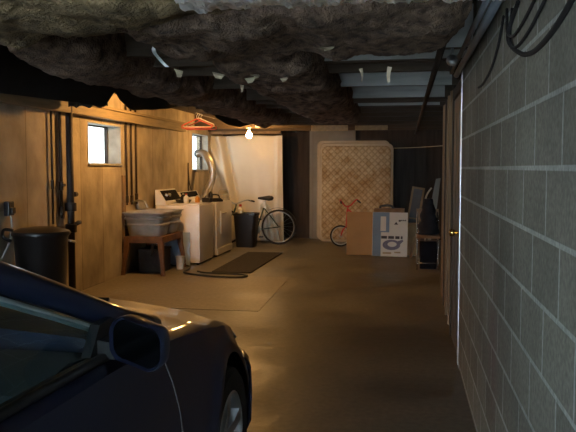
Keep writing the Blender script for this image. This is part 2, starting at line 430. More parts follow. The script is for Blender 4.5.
# door just past the wall end
d = bpy.data.objects.new('door_1', None); COL.objects.link(d); d.location = (.445, 5.52, 0); d['kind'] = 'structure'
m = MB(); m.box(-.035, .005, 0, .80, .012, 2.03, .003)
for z0, z1 in ((.15, .9), (1.05, 1.9)):
    m.box(-.040, -.034, .12, .36, z0, z1, .003); m.box(-.040, -.034, .45, .69, z0, z1, .003)
m.build('door_leaf', 'grey_door', d)
m = MB(); m.lathe([(.012, -.036), (.012, -.06), (.02, -.068), (.029, -.082), (.029, -.098), (.018, -.108), (.002, -.110)], 16, (0, .065, .97), 'X'); m.lathe([(.032, -.042), (.032, -.034)], 16, (0, .065, .97), 'X'); m.build('door_knob', 'brass', d, True)
m = MB(); m.box(-.029, -.003, -.003, .001, .93, 1.01, .001); m.build('latch_plate', 'brass', d)
m = MB(); m.box(-.045, .06, .805, .83, 0, 2.12); m.box(-.045, .06, -.05, .805, 2.045, 2.12); m.build('door_frame', 'dark_boards', d)

# ================================================================== CEILING CLUTTER
def wrap(mb, p0, p1, hw, hh, amp, seed, stations, n=30, fx=None, freq=4.5, fine=True):
    """lumpy wrapped run: superellipse section between two points, displaced by noise"""
    p0, p1 = Vector(p0), Vector(p1)
    t = (p1-p0).normalized(); side = t.cross(Vector((0, 0, 1))).normalized(); up = Vector((0, 0, 1))
    rings = []
    for i in range(stations+1):
        f = i/stations; c = p0.lerp(p1, f)
        e = min(1, .55+8*min(f, 1-f))
        ring = []
        for k in range(n):
            a = 2*PI*k/n; ca, sa = math.cos(a), math.sin(a)
            u = math.copysign(abs(ca)**.5, ca)*hw*e; v = math.copysign(abs(sa)**.5, sa)*hh*e
            if fx: u, v = fx(f, u, v)
            q = c+side*u+up*v
            d1 = noise.noise(q*freq+Vector((seed, 0, 0)))*amp + noise.noise(q*freq*3.3+Vector((0, seed, 0)))*amp*.38 + (noise.noise(q*freq*8+Vector((0, 0, seed)))*amp*.22 if fine else 0)
            s2 = noise.noise(Vector((f*9, seed, 0)))*amp*.8
            d = (side*ca+up*sa).normalized()
            q = q+d*d1+up*(s2 if sa < 0 else 0)
            q.z = min(q.z, CEIL-.01)
            ring.append(q)
        rings.append(ring)
    return mb.loft(rings)
def flap(mb, c, w, h, ax, curl=.02):
    """small torn scrap hanging from c; ax = direction of its width"""
    c, ax = Vector(c), Vector(ax).normalized(); nrm = ax.cross(Vector((0, 0, 1)))
    rows = []
    for i in range(4):
        f = i/3; ww = w*(1-.55*f)
        off = nrm*(curl*math.sin(f*2.5))
        rows.append([c-ax*ww/2+off-Vector((0, 0, h*f)), c+ax*ww/2+off*.6-Vector((0, 0, h*f*.92)),
                     c+ax*ww/2+off*.6-Vector((0, 0, h*f*.92))+nrm*.003, c-ax*ww/2+off-Vector((0, 0, h*f))+nrm*.003])
    mb.loft(rows)

# the wide wrapped run across the room near the camera
cross = thing('duct_insulation', 'dark brown insulated duct crossing the ceiling nearest the camera with foil and torn tape', 'insulation', (-1.6, 3.1, 2.2))
def P(x, y, z): return (x+1.6, y-3.1, z-2.2)
m = MB(); wrap(m, (-1.34+1.6, .38, .045), (RW+1.6-.13, .38, .055), .56, .19, .045, 3, 170, 84); m.build('wrap', 'insulation', cross, True)
fo = MB()
rows = []
for i in range(111):
    x = -.80+1.14*i/110
    row = []
    for j in range(15):
        y = 2.30+.40*j/14
        v = Vector((x*16, y*16, 1.7))
        z = 2.068-.03*math.sin(j/14*PI)+.020*noise.noise(Vector((x*6, y*6, 1)))+.022*noise.noise(v)+.016*noise.noise(v*2.3)+random.uniform(-.005, .005)
        row.append(P(x+.006*noise.noise(v*1.3), y, z))
    rows.append(row)
fo.loft(rows, close=False); o = fo.build('foil_facing', 'foil', cross, False); tag(o, 'crumpled silver foil facing')
md = o.modifiers.new('t', 'SOLIDIFY'); md.thickness = .002
tn = MB(); wrap(tn, (-2.15, -.08, -.02), (.95, -.20, -.03), .36, .10, .05, 8, 110, 60); o = tn.build('loose_batt', 'tan_fibre', cross, True); tag(o, 'paler tan fibre batt sagging under the run')
for i, (x, y, z, w, h) in enumerate([(-.24, 3.9, 1.99, .022, .075), (-.085, 3.9, 1.995, .024, .085), (-.36, 3.28, 2.005, .09, .018), (-.98, 3.75, 1.96, .07, .03), (-.82, 3.9, 1.97, .06, .025), (-1.16, 3.62, 1.965, .05, .04)]):
    sm = MB(); flap(sm, P(x, y, z), w, h, (1, .5*(-1)**i+.2*i, .25*(-1)**i), .03); o = sm.build('tape_scrap', 'scrap_paper', cross); tag(o, 'torn tan tape scrap')

# run going back down the middle
mid = thing('duct_insulation', 'lumpy insulated duct running away down the middle of the ceiling towards the mattress', 'insulation', (-.88, 6.7, 2.2))
m = MB(); wrap(m, (0, -2.62, .03), (0, 2.75, .03), .32, .185, .045, 11, 190, 72); m.build('wrap', 'insulation', mid, True)
for i, (x, y, z, w, h) in enumerate([(.14, -2.3, -.19, .05, .025), (-.26, -1.7, -.15, .03, .06), (-.05, -2.4, -.195, .07, .035)]):
    sm = MB(); flap(sm, (x, y, z), w, h, (1, .4, .2)); sm.build('tape_scrap', 'scrap_paper', mid)
# run on the left
lft = thing('duct_insulation', 'long insulated duct on the left of the ceiling beside the wall plank and black drape', 'insulation', (-1.93, 6.6, 2.2))
m = MB(); wrap(m, (-.1, -2.95, .055), (.12, 3.6, .05), .25, .20, .045, 23, 200, 60); m.build('wrap', 'insulation', lft, True)
# loose batt that hangs off the crossing run beside it
s = thing('foil_strip', 'bent silver foil strip hanging in the dark between two insulated ducts', 'foil strip', (-1.52, 4.3, 2.25))
m = MB(); pts = spline([(0, 0, .12), (.03, 0, .02), (-.02, .01, -.06), (.03, .0, -.13), (.07, 0, -.17)], 5)
m.loft([[(p.x-.012, p.y, p.z), (p.x+.012, p.y, p.z), (p.x+.012, p.y+.004, p.z), (p.x-.012, p.y+.004, p.z)] for p in pts]); m.build('strip', 'foil', s)

# black sheeting hung between the left duct and the wall
SX = -2.55
edge = [(3.6, 1.93), (4.27, 1.936), (4.78, 1.953), (5.42, 1.974), (5.88, 1.981), (5.99, 2.051), (6.126, 2.142), (6.26, 2.067), (6.5, 2.004), (7.01, 2.045), (7.48, 2.092), (8.08, 2.174), (8.82, 2.225), (9.39, 2.219), (9.65, 2.144), (10.27, 2.085), (11.04, 2.099), (11.94, 2.199), (12.8, 2.304)]
m = MB(); rows = []
N = 150
for i in range(N+1):
    y = 3.6+(12.8-3.6)*i/N
    z = lerp(edge, y)
    x = SX+.03*noise.noise(Vector((0, y*2.1, 0)))
    rows.append([(x, y, CEIL-.005), (x+.02*math.sin(y*5), y, (CEIL+z)/2), (x, y, z), (x-.006, y, z), (x+.02*math.sin(y*5)-.006, y, (CEIL+z)/2), (x-.006, y, CEIL-.005)])
m.loft(rows); tag(m.build('hanging_sheet', 'black_sheet', None, 40), 'black sheeting hung in scallops from the joists near the left wall, above the windows', 'sheet')

# pipe under the joists on the right, pipe in the corner of wall and ceiling
m = MB(); m.tube([(.20, 4.14, 2.149), (.205, 14.8, 2.149)], .022, 10); tag(m.build('pipe', 'iron', None, True), 'dark iron pipe running lengthwise under the pale ceiling boards', 'pipe')
m = MB(); m.tube([(.36, 1.2, 2.13), (.36, 5.40, 2.13)], .020, 10); m.tube([(.325, 1.2, 2.15), (.325, 5.40, 2.15)], .014, 8); tag(m.build('conduit', 'conduit_grey', None, True), 'pair of grey conduits in the corner of block wall and ceiling', 'conduit')
m = MB(); m.lathe([(.0, -.03), (.03, -.03), (.035, 0), (.03, .02), (0, .02)], 14, (.27, 4.44, 2.10), 'Y'); m.box(.262, .278, 4.43, 4.45, 2.11, 2.172); tag(m.build('pipe_clamp', 'steel', None, True), 'small round metal clamp under the joists near the block wall', 'clamp')
m = MB(); m.lathe([(.0, 0), (.045, 0), (.05, .02), (.05, .05), (0, .055)], 14, (.20, 4.98, 2.182)); m.box(.12, .28, 4.94, 5.02, 2.205, 2.238, .004); tag(m.build('junction_box', 'socket_white', None, 40), 'small pale junction box under the ceiling boards beside the block wall top', 'box')
for pts, lab in [([(.398, 1.25, 2.02), (.398, 1.75, 1.895), (.398, 2.12, 1.835), (.398, 2.5, 1.835), (.398, 2.85, 1.91), (.398, 3.0, 1.99), (.398, 2.75, 2.06)], 'thick black cable drooping lowest on the block wall'),
                 ([(.398, 1.5, 2.06), (.398, 2.1, 1.97), (.398, 2.5, 1.91), (.398, 2.8, 1.905), (.398, 2.95, 1.965), (.398, 2.9, 2.07)], 'thin black cable looping just above the thick one on the block wall'),
                 ([(.398, 1.9, 2.08), (.398, 2.4, 1.99), (.398, 2.8, 1.955), (.398, 3.02, 2.0), (.398, 3.05, 2.1)], 'uppermost short cable loop on the block wall near the ceiling'),
                 ([(.398, 3.15, 2.09), (.398, 3.3, 2.0), (.398, 3.55, 1.93), (.398, 3.9, 1.90), (.398, 4.15, 1.905)], 'single black cable hanging down the block wall left of the loops')]:
    m = MB(); m.tube(spline(pts, 8), .0085 if 'thick' == lab[:5] else .006, 7); tag(m.build('cable', 'cable_black', None, True), lab, 'cable', 'cables hanging on the block wall')
m = MB(); m.tube(spline([(-.22, 14.0, 1.84), (.2, 13.6, 1.84), (.8, 13.0, 1.86), (1.6, 12.6, 1.9), (2.39, 12.4, 1.95)], 6), .006, 6); tag(m.build('clothesline', 'scrap_paper', None, True), 'thin sagging line strung across the dark back right corner', 'line')

# ================================================================== LEFT WALL
def pipe(x, y, r, z0, z1, label, fit=(), mt='copper_pipe'):
    t = thing('wall_pipe', label, 'pipe', (x, y, z0), 0, 'pipes on the left wall')
    m = MB(); m.tube([(0, 0, 0), (0, 0, z1-z0)], r, 10); m.build('pipe_run', mt, t, True)
    for z in fit:
        m = MB(); m.lathe([(r, -.05), (r*1.6, -.045), (r*1.6, .045), (r, .05)], 12, (0, 0, z-z0)); m.build('coupling', mt, t, 40)
    return t
t = pipe(LW+.075, 7.63, .040, 0, 2.43, 'thick dark iron drain pipe on the left wall beside the black bin', (.78, 1.02), 'iron')
m = MB(); m.tube([(.01, 0, .80), (.06, .06, .84), (.06, .10, .84)], .025, 8); m.build('cleanout', 'iron', t, True)
m = MB(); m.lathe([(0, 0), (.03, 0), (.03, .05), (0, .05)], 10, (.0, .09, 1.16), 'Y'); m.build('valve', 'iron', t, 40)
pipe(LW+.03, 7.30, .013, .85, 2.43, 'thin dark pipe left of its twin on the wall above the black bin', (1.28,))
t = pipe(LW+.03, 7.50, .016, .9, 2.43, 'thin pipe with a valve between the iron drain pipe and another thin pipe', (1.26, .98))
m = MB(); m.box(-.012, .045, -.03, .03, .355, .385, .006); m.build('valve', 'iron', t)
pipe(LW+.03, 9.42, .014, .95, 2.43, 'water pipe right of the near window, leftmost of three', (1.03,))
pipe(LW+.03, 9.60, .014, .95, 2.43, 'water pipe right of the near window, middle of three', (1.03,))
pipe(LW+.03, 9.78, .014, .95, 2.43, 'water pipe right of the near window, rightmost of three', (1.05,))
m = MB(); m.box(LW+.001, LW+.03, 9.30, 9.38, .3, 1.36, .004); tag(m.build('wall_batten', 'old_wood'), 'dark upright wood batten on the wall below the near window', 'batten')
t = thing('wall_outlet', 'black outlet box on the left wall behind the black bin', 'outlet', (LW, 6.42, 1.0))
m = MB(); m.box(.001, .06, -.05, .05, 0, .14, .012); m.build('box', 'black_plastic', t)
m = MB(); m.box(.06, .085, -.03, .03, .02, .08, .006); m.build('plug', 'black_plastic', t)
m = MB(); m.tube(spline([(.05, 0, .0), (.05, .01, -.12), (.06, -.05, -.25), (.07, -.2, -.38), (.06, -.3, -.5)], 5), .012, 7); m.build('cord', 'grey_plastic', t, True)
m = MB(); m.tube([(LW+.02, 12.3, 1.0), (LW+.02, 12.3, 1.55)], .012, 8); m.tube(spline([(LW+.02, 12.3, 1.5), (LW+.02, 12.36, 1.2), (LW+.06, 12.4, 1.02)], 5), .010, 7); tag(m.build('wall_pipe', 'copper_pipe', None, True), 'short dark water lines behind the washer left of the far window', 'pipe')

# black bin in the near left corner
t = thing('trash_can', 'large black lidded bin against the left wall beyond the dark car', 'bin', (-3.515, 6.55, 0))
m = MB(); m.lathe([(0, .0), (.21, 0), (.215, .02), (.255, .78), (.262, .79), (.262, .82)], 28); m.build('body', 'bin_black', t, 40)
m = MB(); m.lathe([(.275, .805), (.28, .825), (.272, .845), (.2, .872), (.08, .885), (0, .885)], 28); m.build('lid', 'bin_black', t, 40)
m = MB(); m.tube(spline([(-.20, -.2, .76), (-.25, -.25, .80), (-.26, -.22, .87), (-.2, -.16, .86)], 4), .016, 7); m.build('handle', 'bin_black', t, True)
m = MB(); m.tube(spline([(.20, .17, .74), (.26, .2, .72), (.26, .12, .74), (.25, .1, .74)], 4), .012, 7); m.build('handle', 'steel', t, True)

# ================================================================== LAUNDRY CORNER
tub = thing('laundry_sink', 'double grey laundry tub on a rusty wooden leg stand below the near window', 'laundry tub', (-3.455, 9.72, 0))
def tubshell(mb, x0, x1, y0, y1, z0, z1, t=.018):
    def ring(k, z, r=.07):
        out = []
        for cx, cy, a0 in ((x1-k-r, y1-k-r, 0), (x0+k+r, y1-k-r, PI/2), (x0+k+r, y0+k+r, PI), (x1-k-r, y0+k+r, 3*PI/2)):
            for q in range(5):
                a = a0+q*PI/8; out.append((cx+r*math.cos(a), cy+r*math.sin(a), z))
        return out
    h = z1-z0
    R = [ring(.085, z0)]
    R += [ring(.06, z0+.01), ring(.038, z0+h*.42), ring(.024, z0+h*.45), ring(.022, z0+h*.50), ring(.034, z0+h*.53), ring(.024, z0+h*.68), ring(.010, z0+h*.71), ring(.008, z0+h*.76), ring(.020, z0+h*.79), ring(.006, z0+h*.93), ring(-.012, z0+h*.95), ring(-.012, z1), ring(.012, z1), ring(.05, z0+h*.6), ring(.09, z0+.03)]
    mb.loft(R)
m = MB(); tubshell(m, -.33, .25, -.47, -.005, .53, .86); m.build('basin', 'galvanised', tub, 35)
m = MB(); tubshell(m, -.33, .25, .005, .47, .53, .86); m.build('basin', 'galvanised', tub, 35)
m = MB(); m.box(-.31, .23, -.44, -.40, .44, .53, .004); m.box(-.31, .23, .40, .44, .44, .53, .004); m.box(.18, .23, -.40, .40, .44, .53, .004); m.box(-.31, -.26, -.40, .40, .44, .53, .004); m.box(-.26, .18, -.03, .03, .46, .53, .004); m.build('stand_frame', 'rust_wood', tub)
for x, y in ((-.27, -.42), (.20, -.42), (-.27, .42), (.20, .42)):
    sx, sy = math.copysign(1, x), math.copysign(1, y)
    m = MB(); m.loft([[(x+a*.034+sx*o*.6, y+b*.034*1+sy*o*.5, z) if z > .3 else (x+a*.024+sx*o, y+b*.024+sy*o, z) for a, b in ((-1, -1), (1, -1), (1, 1), (-1, 1))] for z, o in ((0, .05), (.22, .03), (.36, .012), (.53, 0))]); m.build('leg', 'rust_wood', tub)
m = MB(); m.tube(spline([(-.345, 0, .98), (-.27, 0, 1.0), (-.17, 0, .98), (-.13, 0, .90)], 5), .014, 8); m.tube([(-.36, -.1, .98), (-.34, .1, .98)], .016, 8)
m.tube([(-.35, -.1, .98), (-.30, -.11, 1.03)], .01, 7); m.tube([(-.35, .1, .98), (-.30, .11, 1.03)], .01, 7); m.build('faucet', 'steel', tub, True)
m = MB(); m.tube([(0, -.2, .53), (0, -.2, .25), (-.2, 0, .2), (-.3, .1, .18)], .025, 8); m.tube([(0, .2, .53), (0, .2, .25), (-.2, 0, .2)], .025, 8); m.build('drain_pipe', 'iron', tub, True)
m = MB(); m.box(-.33, -.295, .08, .40, .87, .98, .006); o = m.build('splash_board', 'galvanised', tub)
t = thing('tub_under_storage', 'dark brown box in the shade under the laundry tub', 'box', (-3.5, 9.75, 0)); t.name = 'storage_box'
m = MB(); m.box(-.16, .16, -.22, .22, .0, .30, .008); m.build('body', 'iron', t); m = MB(); m.box(-.17, .17, -.23, .23, .30, .33, .006); m.build('lid', 'iron', t)
m = MB(); m.box(-.19, .19, -.008, .008, 0, .50, .003); o = m.build('blue_panel', 'blue_panel', None, False, (-3.35, 10.34, 0), (0, 0, .0)); tag(o, 'pale blue flat panel standing between the laundry tub and the washer', 'panel')
t = thing('paint_can', 'small pale can on the floor beside the laundry tub leg', 'can', (-3.20, 9.98, 0))
m = MB(); m.lathe([(0, 0), (.055, 0), (.065, .17), (.07, .175), (.07, .185), (.055, .185), (.052, .02), (0, .02)], 18); m.build('body', 'pale_plastic', t, 40)
t2 = MB(); t2.tube([(0, -.068, .16), (0, -.05, .10), (0, 0, .08), (0, .05, .10), (0, .068, .16)], .003, 6); t2.build('wire_handle', 'steel', t, True, (.07, 0, 0))
# hose on the floor
m = MB(); m.tube(spline([(-3.60, 10.27, .35), (-3.46, 10.26, .03), (-3.16, 10.22, .016), (-3.05, 9.92, .016), (-2.98, 9.5, .018), (-2.5, 9.25, .018), (-2.14, 9.24, .018), (-2.08, 9.38, .018), (-2.25, 9.52, .016), (-2.5, 9.55, .016), (-2.72, 9.58, .016), (-2.86, 9.70, .016)], 8), .013, 8)
tag(m.build('hose', 'hose_dark', None, True), 'dark hose looping over the floor in front of the laundry tub', 'hose')
m = MB(); m.prism([(-2.66, 9.72), (-2.10, 9.70), (-2.06, 12.1), (-2.66, 12.1)], 'Z', .001, .016); tag(m.build('floor_mat', 'mat_dark'), 'dark rectangular mat on the floor in front of washer and dryer', 'mat')

# washer
w = thing('washing_machine', 'white top loading washer with dark control panel beside the laundry tub', 'washer', (-3.38, 10.81, 0))
m = MB(); m.box(-.34, .35, -.40, .40, .03, .90, .018); m.build('cabinet', 'white_enamel', w, 40)
m = MB(); m.box(-.14, .33, -.33, .33, .902, .918, .006); m.build('lid', 'white_enamel', w, 40)
m = MB(); m.prism([(-.34, .90), (-.16, .90), (-.17, .94), (-.29, 1.13), (-.34, 1.13)], 'Y', -.40, .40); m.build('console', 'white_enamel', w)
m = MB(); rot = Matrix.Rotation(-.61, 3, 'Y')
m.prism([(-.184, .965), (-.277, 1.112), (-.273, 1.115), (-.180, .968)], 'Y', -.37, .37); o = m.build('control_panel', 'panel_black', w); tag(o, 'black control panel')
for y in (-.25, -.1):
    m = MB(); m.lathe([(0, 0), (.03, 0), (.025, .03), (0, .03)], 14, (-.228, y, 1.045), 'X'); m.build('knob', 'steel', w, 40)
for x in (-.3, .3):
    for y in (-.35, .35): m = MB(); m.lathe([(.02, 0), (.02, .035)], 10, (x, y, 0)); m.build('foot', 'black_plastic', w)
# dryer
d = thing('clothes_dryer', 'white dryer with front door standing between the washer and the black bin', 'dryer', (-3.36, 11.92, 0))
m = MB(); m.box(-.36, .33, -.53, .53, .03, .90, .018); m.build('cabinet', 'white_enamel', d, 40)
m = MB(); m.box(.331, .345, -.50, .50, .03, .13, .004); m.build('toe_panel', 'white_enamel', d)
m = MB(); m.box(.331, .352, -.30, .32, .36, .74, .012); dd = m.build('door', 'white_enamel', d, 40)
m = MB(); m.box(.352, .37, -.24, .0, .69, .71, .004); m.build('handle', 'grey_plastic', dd)
m = MB(); m.prism([(-.36, .90), (-.24, .90), (-.27, .98), (-.31, 1.06), (-.36, 1.06)], 'Y', -.53, .53); m.build('console', 'white_enamel', d)
m = MB(); m.prism([(-.262, .965), (-.306, 1.052), (-.301, 1.055), (-.257, .968)], 'Y', -.46, .46); o = m.build('control_panel', 'panel_black', d)
for x in (-.3, .3):
    for y in (-.46, .46): m = MB(); m.lathe([(.02, 0), (.02, .035)], 10, (x, y, 0)); m.build('foot', 'black_plastic', d)
# things on top of the machines
t = thing('hand_tool', 'dark flat bottomed iron on the dryer top nearest the washer', 'iron', (-3.10, 11.62, .90), .4); t.name = 'clothes_iron'
m = MB(); m.loft([[(a*s1, b*s2, z) for a, b in ((-.1, -.05), (.04, -.05), (.12, 0), (.04, .05), (-.1, .05))] for z, s1, s2 in ((.002, 1, 1), (.03, 1, 1), (.06, .7, .6))]); m.build('body', 'black_plastic', t, 40)
m = MB(); m.tube(spline([(-.07, 0, .05), (-.07, 0, .11), (.0, 0, .12), (.05, 0, .10), (.06, 0, .05)], 4), .013, 7); m.build('handle', 'black_plastic', t, True)
def bottle(name, label, cat, loc, h, r, mt, cap='red_cap', group='things on the washer and dryer'):
    t = thing(name, label, cat, loc, 0, group)
    m = MB(); m.lathe([(0, .001), (r*.95, .001), (r, .01), (r, h*.6), (r*.9, h*.68), (r*.4, h*.82), (r*.38, h*.88), (0, h*.88)], 16); m.build('body', mt, t, 40)
    m = MB(); m.lathe([(0, h*.88), (r*.46, h*.88), (r*.42, h), (0, h)], 12); m.build('cap', cap, t, 40)
bottle('detergent_bottle', 'white bottle with red cap on the washer lid, nearest the tub', 'bottle', (-3.30, 10.62, .918), .15, .04, 'soap_white')
bottle('detergent_bottle', 'short dark bottle on the washer at the control panel', 'bottle', (-3.46, 10.98, .918), .14, .045, 'black_plastic', 'steel')
bottle('detergent_bottle', 'amber bottle on the washer lid next to the dryer', 'bottle', (-3.24, 11.02, .918), .11, .04, 'soap_orange', 'soap_white')
t = thing('tray', 'dark shallow tray on the washer top behind the bottles', 'tray', (-3.40, 10.80, .918), .1)
m = MB(); m.lathe([(0, .002), (.10, .002), (.13, .05), (.125, .05), (.095, .012), (0, .012)], 18); m.build('body', 'black_plastic', t, 40)
t = thing('toolbox', 'small black box on the washer top at its dryer side', 'box', (-3.10, 11.09, .918), -.2)
m = MB(); m.box(-.07, .07, -.05, .05, .001, .07, .008); m.build('body', 'black_plastic', t); m = MB(); m.tube([(-.04, 0, .07), (-.03, 0, .095), (.03, 0, .095), (.04, 0, .07)], .006, 6); m.build('handle', 'black_plastic', t)
t = thing('wire_basket', 'small wire basket on the far end of the dryer top', 'basket', (-3.12, 12.22, .90))
m = MB()
for z, r in ((.006, .07), (.05, .085), (.10, .10)): m.tube([(r*math.cos(a*PI/8), r*math.sin(a*PI/8), z) for a in range(16)], .005, 5, loop=True)
for a in range(10): m.tube([(.07*math.cos(a*PI/5), .07*math.sin(a*PI/5), .006), (.10*math.cos(a*PI/5), .10*math.sin(a*PI/5), .10)], .004, 5)
m.build('wire', 'steel', t)
m = MB(); m.tube(spline([(-.1, 0, .1), (-.06, 0, .18), (.06, 0, .18), (.1, 0, .1)], 4), .005, 6); m.build('handle', 'steel', t)
bottle('spray_bottle', 'dark bottle beside the wire basket on the dryer', 'bottle', (-3.30, 12.02, .90), .18, .04, 'black_plastic', 'steel')
# flexible vent hose from the far window to the dryer
t = thing('vent_hose', 'ribbed silver vent hose curving from the far window down behind the dryer', 'vent hose', (LW+.04, 12.95, 1.70))
path = spline([(-.06, .02, .02), (.10, -.1, .03), (.26, -.30, -.08), (.37, -.46, -.28), (.39, -.62, -.48), (.34, -.74, -.64), (.30, -.80, -.79)], 14)
m = MB(); m.tube(path, [.060+.007*math.cos(i*PI) for i in range(len(path))], 14); m.build('hose', 'duct_foil', t, 60)
m = MB(); q = path[2]; m.tube([path[1], path[4]], .074, 14); o = m.build('clamp', 'black_plastic', t, 40); tag(o, 'black window fitting')

# plastic sheet hung behind the laundry corner
ps = thing('plastic_sheet', 'white plastic sheet hung from a beam behind dryer and bicycle', 'plastic sheet', (-3.06, 13.98, 0))
def sheet(u, v):  # u 0..1 left-right, v 0..1 bottom-top
    x = -.74+1.42*u; z = .01+2.09*v
    g = v-(1-u*1.6)           # diagonal pull from the top left corner
    y = .05*math.sin(u*15+v*3)*(1-v)**1.2*.8
    y += -.20*math.exp(-((g+.10)/.10)**2)*(1-u)*v*.9
    y += .09*math.exp(-((u-.18-.28*(1-v))/.03)**2)
    y += -.10*math.exp(-((u-.10-.34*(1-v))/.045)**2)
    y += -.06*math.exp(-((u-.93)/.03)**2)*(.4+.6*(1-v))
    y += .02*noise.noise(Vector((u*4, v*4, 0)))
    z += -.02*math.sin(u*9)*v*.4
    x += .05*(1-v)*(u-.5)
    return (x, y, z)
m = MB(); NU, NV = 60, 60
m.loft([[sheet(i/NU, j/NV) for j in range(NV+1)] for i in range(NU+1)], close=False)
o = m.build('sheet', 'white_poly', ps, True); md = o.modifiers.new('t', 'SOLIDIFY'); md.thickness = .004
# edge of crumpled clear film behind the bicycle
m = MB()
rows = []
for i in range(25):
    u = i/24
    rows.append([(.26+.42*u*(.5+.5*(1-j/16))+.02*noise.noise(Vector((i*.4, j*.3, 2))), -.09-.05*abs(noise.noise(Vector((i*.35, j*.22, 7))))-.02*math.sin(i*.9), .02+.80*j/16*(1-.3*abs(u-.4))) for j in range(17)])
m.loft(rows, close=False); o = m.build('clear_film', 'clear_poly', ps, True); md = o.modifiers.new('t', 'SOLIDIFY'); md.thickness = .003
tag(o, 'crumpled grey film bunched at the foot of the sheet')
m = MB(); m.box(-.72, .66, -.03, .03, 2.125, 2.16)
m.build('hanging_rail', 'old_wood', ps)

# bulb
lb = thing('light_bulb', 'bare glowing bulb in a white lampholder hanging in front of the plastic sheet', 'light bulb', (-2.70, 12.4, 2.055))
m = MB(); m.lathe([(0, -.075), (.025, -.07), (.046, -.045), (.050, -.02), (.044, .008), (.024, .035), (.016, .055)], 18); m.build('glass', 'bulb_glass', lb, True)
m = MB(); m.lathe([(.02, .05), (.024, .06), (.024, .10), (.05, .105), (.03, .11), (.008, .13), (.006, .38), (0, .38)], 16); m.build('lamp_holder', 'socket_white', lb, 40)
t = thing('ceiling_box', 'white rectangular electrical box on the joist next to the bulb', 'box', (-2.60, 12.75, 2.19))
m = MB(); m.box(-.06, .06, -.04, .04, .0, .16, .008); m.build('box', 'socket_white', t); m = MB(); m.tube([(.0, 0, .15), (0, 0, .24)], .02, 8); m.build('conduit', 'steel', t, True)

t = thing('light_bulb', 'second bare bulb tucked up between the joists behind the black hanging sheet', 'light bulb', (-2.78, 8.75, 2.345))
m = MB(); m.lathe([(0, -.055), (.02, -.052), (.034, -.03), (.036, -.01), (.028, .015), (.016, .04), (.014, .055)], 16); m.build('glass', 'bulb_glass_bright', t, True)
m = MB(); m.lathe([(.02, .05), (.03, .06), (.05, .08), (.055, .093), (0, .093)], 16); m.build('lamp_holder', 'socket_white', t, 40)
m = MB(); rows = []
for i in range(41):
    x = -3.64+.46*i/40
    z = 2.125+.012*math.sin(i*.55)
    y = 7.45+.03*math.sin(i*.4)
    rows.append([(x, y, CEIL-.005), (x, y+.015*math.sin(i*.9), 2.28), (x, y, z), (x, y-.006, z), (x, y-.006+.015*math.sin(i*.9), 2.28), (x, y-.006, CEIL-.005)])
m.loft(rows); tag(m.build('hanging_sheet', 'black_sheet', None, 40), 'short black sheet hung crosswise above the wall plank left of the near window', 'sheet')
# clothes hangers on a line
t = thing('hanging_rod', 'thin dark rod wired to the ceiling that the hangers hang on', 'rod', (-2.97, 10.2, 2.24))
m = MB(); m.tube([(0, -.6, 0), (0, .9, 0)], .006, 6); m.build('rod', 'iron', t, True)
for y_ in (-.5, .8):
    m = MB(); m.tube([(0, y_, 0), (0, y_, .198)], .003, 5); m.build('wire', 'iron', t, True)
def hanger(y, dz, mt, label, rz):
    t = thing('clothes_hanger', label, 'hanger', (-2.97, y, 2.236), rz, 'hangers on the thin rod')
    m = MB(); hk = [(0.018*math.cos(a)-.000, 0, .004+.018*math.sin(a)-.004) for a in [PI*1.05, PI*.8, PI*.5, PI*.2, 0, -PI*.3, -PI*.5]] + [(0, 0, -.05), (0, 0, -.075+dz)]
    m.tube(spline(hk, 3), .004, 6); m.build('hook', 'steel', t, True)
    m = MB(); pts = [(0, 0, -.07+dz), (-.06, 0, -.095+dz), (-.225, 0, -.165+dz), (-.23, 0, -.19+dz), (-.21, 0, -.20+dz), (.21, 0, -.20+dz), (.23, 0, -.19+dz), (.225, 0, -.165+dz), (.06, 0, -.095+dz)]
    m.tube(pts, .0085, 7, loop=True); m.build('frame', mt, t, True)
hanger(10.1, 0, 'hanger_red', 'red plastic clothes hanger nearest on the thin rod', -.06)
hanger(10.2, .02, 'hanger_pale', 'pale clothes hanger between two red ones', .03)
hanger(10.32, -.01, 'hanger_red', 'second red clothes hanger at the back of the bunch', .10)

# ================================================================== BACK OF THE ROOM
t = thing('trash_can', 'black bin between the dryer and the bicycle', 'bin', (-2.90, 13.05, 0))
m = MB()
def rr(hx, hy, z, r=.06):
    out = []
    for sx, sy, a0 in ((1, 1, 0), (-1, 1, PI/2), (-1, -1, PI), (1, -1, 3*PI/2)):
        for q in range(5):
            a = a0+q*PI/8; out.append((sx*(hx-r)+r*math.cos(a), sy*(hy-r)+r*math.sin(a), z))
    return out
m.loft([rr(.17, .15, 0), rr(.175, .155, .02), rr(.21, .19, .58), rr(.225, .205, .59), rr(.225, .205, .63), rr(.205, .185, .63), rr(.17, .15, .05)]); m.build('body', 'bin_black', t, 40)
m = MB()
rows = []
for i in range(13):
    rr_ = .2*(1-i/12)
    rows.append([(rr_*math.cos(a*PI/12), rr_*.9*math.sin(a*PI/12), .60+.04*noise.noise(Vector((math.cos(a*PI/12)*3*rr_*5, math.sin(a*PI/12)*3*rr_*5, 1)))) for a in range(24)])
m.loft(rows); m.build('bin_bag', 'bag_black', t, True)
bottle('cleaner_bottle', 'white and orange bottle standing on the bin rim next to the dryer', 'bottle', (-2.99, 12.98, .632), .12, .045, 'soap_white', 'red_cap', None) if False else None
t = thing('cleaner_bottle', 'white bottle with red top lying in the bin beside the dryer', 'bottle', (-3.0, 13.0, .66), 0)
m = MB(); m.lathe([(0, 0), (.05, 0), (.055, .01), (.055, .08), (.025, .11), (.022, .125), (0, .125)], 14, (0, 0, -.035)); m.build('body', 'soap_white', t, 40)
m = MB(); m.lathe([(0, 0), (.027, 0), (.024, .04), (0, .04)], 12, (0, 0, .09)); m.build('cap', 'red_cap', t, 40)

